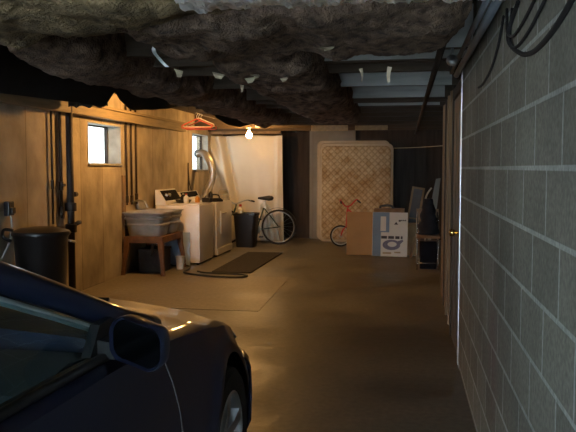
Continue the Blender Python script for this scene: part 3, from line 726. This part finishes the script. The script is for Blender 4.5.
def wheel(mb_t, mb_r, mb_s, c, R, r, spokes=18):
    ring = lambda rad, n=40: [(c[0]+rad*math.cos(2*PI*k/n), c[1], c[2]+rad*math.sin(2*PI*k/n)) for k in range(n)]
    mb_t.tube(ring(R-r), r, 8, loop=True)
    mb_r.tube(ring(R-2*r-.006), .010, 6, loop=True)
    for k in range(spokes):
        a = 2*PI*k/spokes
        mb_s.tube([(c[0]+.02*math.cos(a+1), c[1]+.02*(-1)**k, c[2]+.02*math.sin(a+1)), (c[0]+(R-2*r-.005)*math.cos(a), c[1], c[2]+(R-2*r-.005)*math.sin(a))], .0016, 4)
    mb_s.lathe([(.012, -.045), (.03, -.035), (.018, -.025), (.018, .025), (.03, .035), (.012, .045)], 10, c, 'Y')
def bicycle(name, label, loc, rz, sc, paint, wheel_r, hup=0, yaw=0):
    b = thing(name, label, 'bicycle', loc, rz)
    b.scale = (1, 1, 1)
    R = wheel_r
    H = sc
    rear = (0, 0, R); bb = (-.43*H, 0, R-.05*H); st = (-.275*H, 0, R+.40*H); hd0 = (-.86*H, 0, R+.28*H); hd1 = (-.83*H, 0, R+.42*H+hup); fr = (-1.02*H, 0, R)
    for c, nme in ((rear, 'rear'), (fr, 'front')):
        a, r2, s2 = MB(), MB(), MB(); wheel(a, r2, s2, c, R, .019*max(.8, H))
        wo = a.build('wheel', 'tyre', b, True); r2.build('rim', 'steel', wo, True); s2.build('spokes', 'steel', wo, True)
    m = MB()
    m.tube([bb, st], .014, 8); m.tube([bb, hd0], .017, 8); m.tube([(st[0]-.06*(hup < 0), 0, st[2]-(.26 if hup < 0 else .05)), (hd1[0], 0, hd1[2]-(.10 if hup < 0 else 0))], .015, 8); m.tube([hd0, hd1], .019, 8)
    for s in (-1, 1):
        m.tube([(rear[0], s*.055, rear[2]), (bb[0]+.04, s*.03, bb[2])], .009, 6); m.tube([(rear[0], s*.055, rear[2]), (st[0], s*.02, st[2]-.05)], .008, 6)
    m.build('frame', paint, b, True)
    m = MB()
    for s in (-1, 1): m.tube(spline([(fr[0], s*.05, fr[2]), (fr[0]+.06*H, s*.05, fr[2]+.16*H), (hd0[0]-.01, s*.03, hd0[2]-.01)], 4), .010, 7)
    m.tube([hd0, hd1, (hd1[0]+.012, 0, hd1[2]+.08*H)], .013, 8); m.build('fork', paint, b, True)
    m = MB(); z = hd1[2]+.08*H
    def T(dx, dy, dz):
        return (hd1[0]+dx*H*math.cos(yaw)-dy*H*math.sin(yaw), dx*H*math.sin(yaw)+dy*H*math.cos(yaw), z+dz*H)
    k_ = 1+max(hup, 0)*6
    m.tube(spline([T(.16, -.29, .05*k_), T(.05, -.25, .08*k_), T(0, -.10, .03), T(0, 0, 0), T(0, .10, .03), T(.05, .25, .08*k_), T(.16, .29, .05*k_)], 4), (.014 if hup > 0 else .011), 7)
    hb = m.build('handlebar', 'steel' if paint != 'bike_red' else paint, b, True)
    for s in (-1, 1):
        m = MB(); m.tube([T(.08, s*.262, .073*k_), T(.20, s*.30, .045*k_)], .016, 8); m.build('grip', 'black_plastic', hb, True)
    m = MB(); m.tube([(st[0], 0, st[2]-.02), (st[0]+.03*H, 0, st[2]+.13*H)], .012, 8); m.build('seat_post', 'steel', b, True)
    m = MB(); sx, sz = st[0]+.03*H, st[2]+.15*H
    prof = [(.14, .085, .012), (.12, .11, .028), (.06, .105, .035), (-.02, .06, .025), (-.10, .032, .018), (-.155, .022, .012)]
    m.loft([[(sx+dx*H, w_*H*math.cos(k*PI/6)*.95, sz+(.045 if math.sin(k*PI/6) < 0 else 1)*0+h_*1.5*math.sin(k*PI/6)*H-(0 if math.sin(k*PI/6) > 0 else -.0)) for k in range(12)] for dx, w_, h_ in prof]); m.build('saddle', 'saddle', b, True)
    m = MB(); m.lathe([(.09*H, -.004), (.09*H, .004)], 22, (bb[0], -.05, bb[2]), 'Y')
    m.tube([(bb[0], -.06, bb[2]), (bb[0]+.10*H, -.07, bb[2]-.13*H)], .009, 6); m.tube([(bb[0], .06, bb[2]), (bb[0]-.10*H, .07, bb[2]+.13*H)], .009, 6)
    m.tube([(bb[0], -.06, bb[2]), (bb[0], .06, bb[2])], .014, 8)
    cr = m.build('crank', 'steel', b, 40)
    for s, dx, dz in ((-1, .10, -.13), (1, -.10, .13)):
        m = MB(); m.box(bb[0]+dx*H-.04, bb[0]+dx*H+.04, s*.11-.04, s*.11+.04, bb[2]+dz*H-.012, bb[2]+dz*H+.012, .004); m.build('pedal', 'black_plastic', cr)
    return b
b1 = bicycle('bicycle', 'adult bicycle with black saddle leaning behind the bin in front of the plastic sheet', (-2.37, 13.52, 0), .10, 1.0, 'bike_green', .335, -.06, 1.0)
m = MB(); m.tube([(-.02+.365*math.cos(a), 0, .335+.365*math.sin(a)) for a in [PI*(.12+.62*i/14) for i in range(15)]], .004, 6, sx=7); m.build('fender', 'bike_green', b1)
m = MB(); m.lathe([(.0, -.02), (.035, -.012), (.04, .0), (.02, .02), (0, .02)], 12, (.02, 0, .78), 'X') if False else m.box(-.33, -.24, -.05, .05, .70, .80, .02); m.build('saddle_bag', 'clear_poly', b1)
b2 = bicycle('bicycle', "small red child's bicycle standing behind the cardboard carton in front of the mattress", (-.50, 13.42, 0), .12, .66, 'bike_red', .20, .22, -1.15)

# panels, box spring and mattress leaning on the back wall
t = thing('door_leaf', 'old off white door panel leaning on the back wall behind the mattress', 'door panel', (-1.47, 14.80, 0), 0, None, (.0, 0))
m = MB(); m.box(-.47, .47, -.04, 0, .001, 2.25, .006); m.build('slab', 'panel_white', t)
m = MB(); m.box(-.47, -.40, -.06, -.041, .001, 2.25, .004); m.box(.40, .47, -.06, -.041, .001, 2.25, .004); m.box(-.40, .40, -.06, -.041, 2.17, 2.25, .004); m.build('edge_trim', 'panel_white', t)
def bedding(name, label, cat, x0, x1, th, h, loc, tilt, face):
    t = thing(name, label, cat, loc, 0, None, (tilt, 0))
    hx = (x1-x0)/2
    def ring(y, k):
        out = []; r = .10
        for sx, sz, a0 in ((1, 1, 0), (-1, 1, PI/2), (-1, 0, PI), (1, 0, 3*PI/2)):
            for q in range(6):
                a = a0+q*PI/10
                out.append((sx*(hx-r-k)+r*math.cos(a), y, (h-r-k if sz else r+k)+r*math.sin(a)))
        return out
    m = MB(); m.loft([ring(-th/2, .03), ring(-th/2+.02, .004), ring(-th/2+.04, 0), ring(th/2-.04, 0), ring(th/2-.02, .004), ring(th/2, .03)]); m.build('border', 'border_cloth', t, 40)
    m = MB(); m.loft([ring(-th/2-.001, .04), ring(-th/2-.022, .055), ring(-th/2-.028, .12)]); m.build('quilted_face', face, t, 40)
    for s in (-1, 1):
        m = MB(); m.tube([(p[0], s*(th/2-.012), p[2]) for p in ring(0, -.001)], .009, 6, loop=True); m.build('piping', 'border_cloth', t, True)
    return t
bedding('box_spring', 'pale box spring standing upright directly behind the stained mattress', 'box spring', -1.75, -.30, .14, 2.00, (-1.035, 14.64, 0), -.012, 'border_cloth')
bedding('mattress', 'stained tan quilted mattress standing upright against the back wall', 'mattress', -1.66, -.22, .20, 1.93, (-.955, 14.345, 0), -.035, 'ticking')

# cartons
t = thing('cardboard_box', 'plain brown cardboard carton side standing left of the printed white and blue box', 'cardboard box', (-.735, 12.06, 0), 0, None, (-.06, 0))
m = MB(); m.box(-.22, .205, -.05, .05, .004, .72, .004); m.build('body', 'cardboard', t)
m = MB(); m.box(-.22, .205, -.05, .0, .721, .727); m.build('flap', 'cardboard', t)
t = thing('cardboard_box', 'flat white and blue printed appliance box leaning right of the brown carton', 'cardboard box', (-.235, 11.93, 0), .10, None, (-.09, .02))
m = MB(); m.box(-.29, .28, -.055, .055, .004, .73, .003); m.build('body', 'carton_white', t)
m = MB(); m.box(-.29, -.155, -.0575, -.0555, .006, .727); m.box(-.155, -.02, -.0575, -.0555, .40, .727); o = m.build('printed_band', 'carton_blue', t); tag(o, 'blue printed band')
m = MB(); m.box(-.165, -.075, -.059, -.0576, .42, .66); o = m.build('printed_panel', 'carton_white', t); tag(o, 'white upright panel printed on the blue')
m = MB(); m.prism([(.055, .53), (.125, .53), (.09, .575)], 'Y', -.0575, -.0555); m.box(.13, .165, -.0575, -.0555, .58, .605)
for i in range(4): m.box(.14+i*.03, .162+i*.03, -.0575, -.0555, .59, .61)
o = m.build('printed_logo', 'print_dark', t); tag(o, 'small dark printed logo')
for x0_, x1_ in ((-.15, -.055), (-.035, .06), (.08, .15), (.17, .20)):
    m = MB(); m.box(x0_, x1_, -.0575, -.0555, .295, .34); o = m.build('printed_word', 'print_dark', t); tag(o, 'dark printed word')
m = MB(); el = [(.02+.145*math.cos(a), .195+.085*math.sin(a)) for a in [PI*i/14 for i in range(28)]]
m.prism(el, 'Y', -.0571, -.0556); m.prism([(.10, .25), (.20, .285), (.215, .26), (.13, .18)], 'Y', -.0574, -.0556)
o = m.build('printed_picture', 'print_purple', t); tag(o, 'purple printed picture')
m = MB(); m.prism([(.03+.075*math.cos(a), .205+.042*math.sin(a)) for a in [PI*i/12 for i in range(24)]], 'Y', -.0582, -.0572); o = m.build('printed_detail', 'carton_white', t)
m = MB(); m.box(-.12, .02, -.0575, -.0555, .045, .075); m.box(.07, .17, -.0575, -.0555, .06, .085); o = m.build('printed_caption', 'print_tan', t); tag(o, 'tan printed caption')
t = thing('storage_box', 'low dark box behind the top of the printed white box', 'box', (-.30, 12.60, 0))
m = MB(); m.box(-.22, .30, -.14, .14, .001, .76, .01); m.build('body', 'old_wood', t)
m = MB(); m.tube(spline([(-.12, 0, .76), (-.1, 0, .80), (.05, 0, .81), (.12, 0, .76)], 4), .02, 7); m.build('handle', 'black_plastic', t)
t = thing('cardboard_box', 'small brown carton on the floor between the printed box and the metal legged chair', 'cardboard box', (.14, 12.3, 0))
m = MB(); m.box(-.10, .12, -.15, .15, .001, .52, .004); m.build('body', 'cardboard', t); m = MB(); m.box(-.10, .12, -.15, -.01, .521, .526); m.box(-.10, .12, .01, .15, .521, .526); m.build('flap', 'cardboard', t)
def frame(name, label, loc, w, h, lean, rz, mt, bars):
    t = thing(name, label, 'frame', loc, rz, None, (0, lean))
    m = MB(); b = .035
    m.box(-w/2, -w/2+b, -.012, .012, 0, h, .003); m.box(w/2-b, w/2, -.012, .012, 0, h, .003); m.box(-w/2+b, w/2-b, -.012, .012, h-b, h, .003); m.box(-w/2+b, w/2-b, -.012, .012, 0, b, .003)
    for q in bars: m.box(-w/2+b, w/2-b, -.010, .010, h*q, h*q+b*.8)
    m.build('rails', mt, t)
    return t
t = frame('leaning_panel', 'narrow wooden frame leaning to the right behind the cartons', (.06, 12.82, 0), .22, 1.14, .16, 0, 'old_wood', (.5,))
m = MB(); m.box(-.08, .08, -.004, .004, .03, 1.11); m.build('panel', 'grey_door', t)
t = thing('wooden_pole', 'brown wooden slat leaning between the frame and the coat', 'pole', (.10, 11.9, 0), 0, None, (-.02, .27))
m = MB(); m.box(-.02, .02, -.012, .012, 0, 1.0, .003); m.build('slat', 'old_wood', t)
t = thing('white_board', 'narrow off white board leaning on the stud wall above the chair', 'board', (.33, 11.45, 0), 0, None, (-.03, .10))
m = MB(); m.prism([(-.05, .55), (.08, .55), (.09, 1.32), (.02, 1.30)], 'Y', -.012, .012); m.box(.0, .05, -.01, .01, 0, .56); m.build('panel', 'panel_white', t)
t = thing('walking_cane', 'pale cane with a curved top leaning behind the coat on the chair', 'cane', (.30, 11.3, 0), 0, None, (0, .05))
m = MB(); m.tube(spline([(0, 0, 0), (0, 0, .6), (.0, 0, .85), (-.03, 0, .98), (0, 0, 1.08), (.05, 0, 1.16)], 5), .013, 7); m.build('shaft', 'pale_plastic', t, True)
# metal legged chair with a dark coat over its back
c = thing('chair', 'chair with wooden seat and bright tube legs beside the stud wall', 'chair', (.335, 10.6, 0), 0)
m = MB(); m.box(-.17, .17, -.19, .19, .455, .485, .008); m.build('seat', 'chair_wood', c, 40)
for sx in (-1, 1):
    for sy in (-1, 1):
        m = MB(); m.tube(spline([(sx*.15, sy*.16, 0), (sx*.15, sy*.16, .41), (sx*.14, sy*.145, .44), (sx*.12, sy*.12, .455)], 4), .0115, 8); m.build('leg', 'chrome', c, True)
m = MB(); m.tube([(-.15, -.16, .10), (.15, -.16, .10)], .009, 7); m.tube([(-.15, .16, .10), (.15, .16, .10)], .009, 7); m.build('stretcher', 'chrome', c, True)
m = MB(); m.tube(spline([(-.15, .17, .46), (-.15, .20, .7), (-.14, .22, .86)], 4), .011, 7); m.tube(spline([(.15, .17, .46), (.15, .20, .7), (.14, .22, .86)], 4), .011, 7); m.build('back_frame', 'chrome', c, True)
m = MB(); m.box(-.16, .16, .205, .225, .70, .86, .008); m.build('backrest', 'chair_wood', c)
m = MB(); rows = []
for i in range(17):
    z = .47+.52*i/16
    w_ = .15*(1-.6*(i/16)**1.5); dpt = .13*(1-.45*i/16)
    rows.append([(.01+w_*math.cos(k*PI/10)*(1+.45*noise.noise(Vector((math.cos(k*PI/10)*2, i*.4, 3)))), .13-.0+dpt*math.sin(k*PI/10)*(1+.2*noise.noise(Vector((math.sin(k*PI/10)*2, i*.35, 9))))+.0*i, z+.02) for k in range(20)])
m.loft(rows)
ct = m.build('coat', 'coat_cloth', None, True, (.335, 10.6, 0)); tag(ct, 'dark coat bundled on the wooden seat of the chair', 'coat')
t = thing('storage_box', 'dark navy crate on the floor under the chair', 'crate', (.345, 10.66, 0))
m = MB(); m.loft([rr(.115, .12, .001, .02), rr(.125, .13, .36, .02), rr(.125, .13, .38, .02), rr(.115, .12, .38, .02), rr(.105, .11, .03, .02)]); m.build('body', 'navy_plastic', t)

# ================================================================== CAR
CX = -1.555
car = thing('car', 'dark blue car parked on the left with its near side and wing mirror in view', 'car', (CX, 0, 0))
NOSE, TAIL = 3.72, -.70
WF, WR, WRAD = 2.86, .22, .315
HW = [(TAIL, .55), (TAIL+.12, .72), (TAIL+.4, .82), (.3, .865), (1.2, .875), (2.0, .875), (2.6, .872), (2.95, .86), (3.2, .835), (3.4, .78), (3.55, .68), (3.66, .52), (NOSE, .36)]
ZSH = [(TAIL, .72), (TAIL+.15, .90), (.0, .985), (1.0, .975), (1.7, .955), (2.2, .925), (2.6, .875), (2.9, .825), (3.15, .765), (3.35, .70), (3.55, .62), (NOSE, .54)]
ZC = [(TAIL, .78), (TAIL+.15, .98), (-.2, 1.02), (2.2, .99), (2.6, .955), (3.0, .89), (3.3, .81), (3.5, .72), (3.65, .62), (NOSE, .54)]
def zlow(y):
    z = lerp([(TAIL, .36), (TAIL+.25, .24), (.6, .19), (2.3, .19), (3.4, .20), (3.6, .24), (NOSE, .34)], y)
    for c in (WF, WR):
        d = (.375**2-(y-c)**2)
        if d > 0: z = max(z, WRAD+math.sqrt(d)-.0)
    return z
ys = []
y = TAIL
while y < NOSE-.001:
    ys.append(y)
    y += .035
ys.append(NOSE)
def bodyring(y):
    hw, zs, zc, zl = lerp(HW, y), lerp(ZSH, y), lerp(ZC, y), zlow(y)
    pts = []
    zt = zs-.06
    for i in range(9):
        f = i/8; z = zl+(zt-zl)*f
        g = (z-.20)/(zt-.20+1e-6)
        off = -.055*max(0, (.45-g)/.45)**2 - .055*max(0, (g-.55)/.45)**1.8
        off += -.010*math.exp(-((g-.62)/.03)**2)*0
        # arch lip
        for c in (WF, WR):
            dd = math.hypot(y-c, z-WRAD)
            off += .018*math.exp(-((dd-.40)/.05)**2)
        pts.append((hw+off, z))
    w0 = pts[-1][0]
    pts += [(w0-.012, zs-.025), (w0-.045, zs-.004), (w0-.09, zs+.004)]
    cab = -.35 < y < 1.95
    if cab:
        pts += [(w0-.12, zs-.01), (w0-.13, .8), (w0-.14, .55), (w0-.20, .34), (.3, .30), (0, .30)]
    else:
        a = w0-.09
        pts += [(a*.86, zs+(zc-zs)*.34+.004), (a*.68, zs+(zc-zs)*.62), (a*.5, zs+(zc-zs)*.8), (a*.32, zs+(zc-zs)*.93), (a*.15, zs+(zc-zs)*.985), (0, zc)]
    return pts
rings = []
for y in ys:
    h = bodyring(y)
    rings.append([(x, y, z) for x, z in h] + [(-x, y, z) for x, z in h[-2::-1]])
m = MB(); m.loft(rings, close=False)
m.bm.faces.new([m.bm.verts[i] for i in range(0)]) if False else None
body = m.build('body', 'car_paint', car, 38)
# underside and wheel wells (dark)
m = MB(); m.box(-.78, .78, TAIL+.25, NOSE-.35, .17, .28)
m.box(-.60, .60, WF-.42, WF+.40, .28, .66); m.box(-.60, .60, WR-.42, WR+.42, .28, .66); m.box(-.50, .50, NOSE-.5, NOSE-.16, .22, .5); m.box(-.55, .55, TAIL+.12, TAIL+.4, .28, .6)
m.build('underbody', 'car_trim', car)
# wheels
def rings_at(xs):
    return xs
for y in (WF, WR):
    for s in (1, -1):
        wx = s*.755
        m = MB(); m.lathe([(.20, -.095), (.29, -.10), (.31, -.085), (WRAD, -.05), (WRAD, .05), (.31, .085), (.29, .10), (.215, .095), (.20, .07)], 40, (wx, y, WRAD), 'X', caps=False); wo = m.build('wheel', 'tyre', car, 40)
        rm = MB(); o_ = s
        rm.lathe([(.215, o_*.094), (.205, o_*.098), (.195, o_*.085), (.19, o_*-.06)], 40, (wx, y, WRAD), 'X', caps=False)
        rm.lathe([(0, o_*.075), (.045, o_*.075), (.055, o_*.06), (.055, o_*.0)], 20, (wx, y, WRAD), 'X')
        for k5 in range(5):
            a = 2*PI*k5/5+.3
            ca, sa = math.cos(a), math.sin(a)
            P5 = lambda r_, w_, x_: (wx+x_*s, y+r_*ca-w_*sa, WRAD+r_*sa+w_*ca)
            rm.loft([[P5(.04, -.028, .068), P5(.04, .028, .068), P5(.04, .028, .03), P5(.04, -.028, .03)], [P5(.12, -.022, .085), P5(.12, .022, .085), P5(.12, .022, .04), P5(.12, -.022, .04)], [P5(.205, -.034, .09), P5(.205, .034, .09), P5(.205, .034, .04), P5(.205, -.034, .04)]])
        rm.build('rim', 'alloy', wo, 40)
        dk = MB(); dk.lathe([(.0, s*-.02), (.19, s*-.02), (.19, s*-.06), (0, s*-.06)], 30, (wx, y, WRAD), 'X'); dk.build('brake_disc', 'car_trim', wo)
# greenhouse
RAIL = [(2.22, .745, .945), (1.95, .715, 1.035), (1.66, .67, 1.15), (1.40, .63, 1.245), (1.10, .60, 1.315), (.6, .58, 1.37), (.1, .58, 1.365), (-.15, .60, 1.31), (-.42, .66, 1.16), (-.62, .72, .99)]
def railpt(i, s): y, x, z = RAIL[i]; return Vector((s*x, y, z))
for s in (1, -1):
    m = MB(); pts = spline([(s*x, y, z) for y, x, z in RAIL], 5); m.tube(pts, .036, 10); o = m.build('roof_rail', 'car_paint', car, True)
    m = MB(); m.tube([(p.x+s*.014, p.y-.045, p.z-.042) for p in pts[2:40]], .011, 6); o = m.build('window_seal', 'seal_sheen', car, True); tag(o, 'window edge strip with its reflection painted as pale grey')
    # side glass
    top = pts[3:-3]
    rows = []
    for p in top:
        bz = lerp(ZSH, p.y)-.01; bx = s*(lerp(HW, p.y)-.125)
        q0 = Vector((s*(abs(p.x)+.015), p.y-.03, p.z-.03)); q1 = Vector((bx, p.y-.03, bz))
        if q0.z < bz+.012: q0.z = bz+.012
        rows.append([q0, q0.lerp(q1, .33)+Vector((s*.012, 0, 0)), q0.lerp(q1, .67)+Vector((s*.012, 0, 0)), q1])
    m = MB(); m.loft(rows, close=False); o = m.build('side_window', 'car_glass', car, True)
    m = MB(); m.loft([[(s*(.565+dx), .42+dy, 1.355) for dx, dy in ((0, 0), (.03, 0), (.03, .08), (0, .08))], [(s*(.72+dx), .38+dy, .96) for dx, dy in ((0, 0), (.03, 0), (.03, .10), (0, .10))]]); m.build('door_pillar', 'car_trim', car)
    # belt moulding
    m = MB(); m.tube([(s*(lerp(HW, y_)-.105), y_, lerp(ZSH, y_)+.006) for y_ in [2.02-.1*i for i in range(24)]], .013, 6); m.build('belt_moulding', 'car_trim', car, True)
m = MB(); L_, R_ = spline([(-x, y, z) for y, x, z in RAIL], 5), spline([(x, y, z) for y, x, z in RAIL], 5)
def span(i0, i1, crown, fx=1):
    rows = []
    for i in range(i0, i1+1):
        a, b = L_[i], R_[i]
        rows.append([a.lerp(b, j/10)+Vector((0, fx*crown*.6*(1-(2*j/10-1)**2), crown*(1-(2*j/10-1)**2))) for j in range(11)])
    return rows
m.loft(span(16, 32, .035, 0), close=False); o = m.build('roof', 'car_paint', car, True); md = o.modifiers.new('t', 'SOLIDIFY'); md.thickness = .02
m = MB(); m.loft(span(0, 16, .05), close=False); m.build('windshield', 'car_glass', car, True)
m = MB(); m.loft(span(32, 45, .05, -1), close=False); m.build('rear_window', 'car_glass', car, True)
# A-pillar sail panel that the mirror mounts on
m = MB(); m.prism([(2.02, .95), (1.74, .965), (1.80, 1.04), (1.88, 1.045)], 'X', .725, .752); m.build('sail_panel', 'car_trim', car)
# interior
m = MB(); m.loft([[(x, y, z) for x in (-.70, .70)] + [(x, y2, z2) for x in (.70, -.70)] for y, z, y2, z2 in ((1.92, .93, 1.92, .5), (1.72, .955, 1.72, .5), (1.52, .93, 1.52, .55), (1.46, .86, 1.5, .6))]); m.build('dashboard', 'car_dash', car, 40)
for s in (1, -1):
    st = MB(); st.box(s*.36-.24, s*.36+.24, .55, 1.05, .34, .50, .05, seg=3); so = st.build('seat', 'car_cloth', car, 40)
    st = MB(); st.loft([[(s*.36+a*w_, .52-.28*f+b*t_, .46+.62*f) for a, b in ((-1, -.8), (-.8, -1), (.8, -1), (1, -.8), (1, .8), (.8, 1), (-.8, 1), (-1, .8))] for f, w_, t_ in ((0, .22, .09), (.3, .25, .10), (.8, .23, .08), (1, .17, .05))]); st.build('backrest', 'car_cloth', so, 40)
    st = MB(); st.box(s*.36-.13, s*.36+.13, .15, .26, 1.06, 1.22, .045, seg=3); st.build('headrest', 'car_cloth', so, 40)
m = MB(); m.box(-.6, .6, -.3, .15, .34, .52, .05); m.box(-.6, .6, -.42, -.28, .5, .95, .05); m.build('rear_bench', 'car_cloth', car, 40)
m = MB(); ring_ = []
for k5 in range(28):
    a = 2*PI*k5/28; ring_.append((-.36+.185*math.cos(a), 1.36-.18*.35*math.sin(a), .90+.18*.93*math.sin(a)))
m.tube(ring_, .016, 7, loop=True); m.tube([(-.36, 1.37, .90), (-.36, 1.55, .83)], .035, 8); m.tube([(-.54, 1.36, .90), (-.18, 1.36, .90)], .018, 6); m.build('steering_wheel', 'car_trim', car, True)
m = MB(); m.tube([(0, 1.40, 1.29), (0, 1.36, 1.24)], .01, 6); m.box(-.12, .12, 1.33, 1.36, 1.17, 1.24, .012); m.build('rear_view_mirror', 'car_trim', car)
# door seams, handle
for s in (1, -1):
    def side(y_, z_):
        pr_ = bodyring(y_); 
        for (xa, za), (xb, zb) in zip(pr_[:9], pr_[1:10]):
            if za <= z_ <= zb or (z_ < za): return xa+(xb-xa)*max(0, (z_-za))/max(zb-za, 1e-5)
        return pr_[9][0]
    m = MB()
    seam = [(2.10-.10*(1-f)**2+.06*math.sin(f*PI), .22+.70*f) for f in [i/14 for i in range(15)]]
    m.tube([(s*(side(a, b)+.0005), a, b) for a, b in seam], .0035, 5)
    m.tube([(s*(side(a, b)+.0005), a, b) for a, b in [(.50, .24+.7*i/12) for i in range(13)]], .0035, 5)
    m.tube([(s*(side(a, .235)+.0005), a, .235) for a in [.5+1.5*i/20 for i in range(21)]], .0035, 5)
    o = m.build('door_seam', 'grey_door', car, True)
    m = MB(); m.tube(spline([(s*(side(.62, .80)), .60, .80), (s*(side(.7, .8)+.03), .65, .805), (s*(side(.7, .8)+.03), .78, .805), (s*side(.8, .8), .83, .80)], 4), .014, 7); m.build('door_handle', 'car_paint', car, True)
    # mirrors
    mp = Vector((s*.872, 1.78, 1.003))
    mr = bpy.data.objects.new('wing_mirror', None); COL.objects.link(mr)
    mr.parent = car; mr.location = mp; mr.rotation_euler = (0, 0, s*-.10)
    def mring(y_, k, r=.04):
        hx, hz = .074*k, .059*k; out = []
        for cx, cz, a0 in ((1, 1, 0), (-1, 1, PI/2), (-1, -1, PI), (1, -1, 3*PI/2)):
            for q in range(6):
                a = a0+q*PI/10
                out.append((cx*(hx-r*k)+r*k*math.cos(a)+.0, y_, cz*(hz-r*k)+r*k*math.sin(a)*1.0 + (.01*cx*s*-1)))
        return out
    h_ = MB(); h_.loft([mring(-.015, .93), mring(-.03, .98), mring(-.02, 1.03), mring(.02, 1.0), mring(.055, .82), mring(.075, .5)]); ho = h_.build('housing', 'car_paint', mr, 50)
    g_ = MB(); g_.loft([mring(-.016, .90), mring(-.020, .90)]); g_.build('mirror_glass', 'mirror_glass', mr, 40)
    a_ = MB(); a_.loft([[(-s*.07, y_, z_) for y_, z_ in ((-.01, -.05), (.06, -.05), (.06, -.005), (-.01, -.005))], [(-s*.12, y_, z_) for y_, z_ in ((-.01, -.045), (.10, -.045), (.10, .0), (-.01, .0))]]); a_.build('mount', 'car_trim', mr)
bp_ = MB(); rows = []
for i in range(31):
    t_ = -1+2*i/30
    y_ = 3.24+(NOSE+.03-3.24)*(1-abs(t_)**3.2)
    w_ = (lerp(HW, min(y_-.03, 3.69))+.022)
    xx = math.copysign(w_, t_) if abs(t_) > .6 else w_*t_/.6*1.0
    if abs(t_) <= .6: xx = t_/.6*(lerp(HW, min(3.24+(NOSE+.03-3.24)*(1-.6**3.2)-.03, 3.69))+.022); y_ = 3.24+(NOSE+.03-3.24)*(1-.6**3.2)+.05*(1-(t_/.6)**2)
    rows.append([(xx*.97, y_-.02, .22), (xx, y_, .28), (xx*1.004, y_+.004, .42), (xx, y_, .53), (xx*.975, y_-.015, .565)])
bp_.loft(rows, close=False); o = bp_.build('front_bumper', 'car_paint', car, 50); md = o.modifiers.new('t', 'SOLIDIFY'); md.thickness = .018
# nose: lamps, grille, wipers
for s in (1, -1):
    m = MB(); rows = []
    for i in range(9):
        y_ = 3.30+.28*i/8
        hw, zs = lerp(HW, y_), lerp(ZSH, y_)
        rows.append([(s*(hw-.045+.012), y_, zs-.055), (s*(hw-.075), y_, zs-.004), (s*(hw-.13), y_, zs+.012), (s*(hw-.22), y_, zs+.03)])
    m.loft(rows, close=False); o = m.build('headlamp', 'lamp_lens', car, True); md = o.modifiers.new('t', 'SOLIDIFY'); md.thickness = .012
m = MB(); m.box(-.38, .38, NOSE-.03, NOSE+.055, .36, .46, .01); m.build('grille', 'car_trim', car)
m = MB(); m.loft([[(x, NOSE-.02-(x/.36)**2*.02, z) for x in (-.34, -.17, 0, .17, .34)] for z in (.345, .535)], close=False); o = m.build('nose_panel', 'car_paint', car); md = o.modifiers.new('t', 'SOLIDIFY'); md.thickness = .02
m = MB()
for x in (-.45, .15): m.tube([(x, 2.17, 1.005), (x+.1, 2.05, 1.055), (x+.5, 2.10, 1.05)], .008, 5)
m.build('wipers', 'car_trim', car)
m = MB(); m.box(-.70, .70, 2.0, 2.26, .93, .965, .006); m.build('cowl', 'car_trim', car)

# ================================================================== LIGHT
def portal(name, loc, rot, sx, sy):
    l = bpy.data.lights.new(name, 'AREA'); l.shape = 'RECTANGLE'; l.size = sx; l.size_y = sy; l.cycles.is_portal = True
    o = bpy.data.objects.new(name, l); COL.objects.link(o); o.location = loc; o.rotation_euler = rot
portal('garage_portal', ((GX0+GX1)/2, FRONT-.1, GZ/2), (PI/2, 0, PI), GX1-GX0, GZ)
portal('window_portal', (LW-.22, (W1[0]+W1[1])/2, (W1[2]+W1[3])/2), (0, -PI/2, 0), W1[3]-W1[2], W1[1]-W1[0])
portal('window_portal', (LW-.22, (W2[0]+W2[1])/2, (W2[2]+W2[3])/2), (0, -PI/2, 0), W2[3]-W2[2], W2[1]-W2[0])
wd = bpy.data.worlds.new('sky'); S.world = wd; wd.use_nodes = True
bg = wd.node_tree.nodes['Background']; bg.inputs[0].default_value = (.72, .88, 1.0, 1); bg.inputs[1].default_value = 25.0

# ================================================================== CAMERA
F = 720.0
cam = bpy.data.cameras.new('camera'); cam.sensor_width = 36; cam.lens = F/576*36; cam.clip_start = .02
co = bpy.data.objects.new('camera', cam); COL.objects.link(co)
p = math.atan(48/F); a = math.atan(117/F*math.cos(p))
co.location = (0, 0, 1.46); co.rotation_euler = (PI/2-p, 0, a)
S.camera = co
S.view_settings.view_transform = 'Standard'; S.view_settings.look = 'None'; S.view_settings.gamma = 1; S.view_settings.exposure = .4; S.view_settings.use_curve_mapping = False
S.cycles.max_bounces = 8; S.cycles.diffuse_bounces = 4; S.cycles.glossy_bounces = 4; S.cycles.transparent_max_bounces = 12
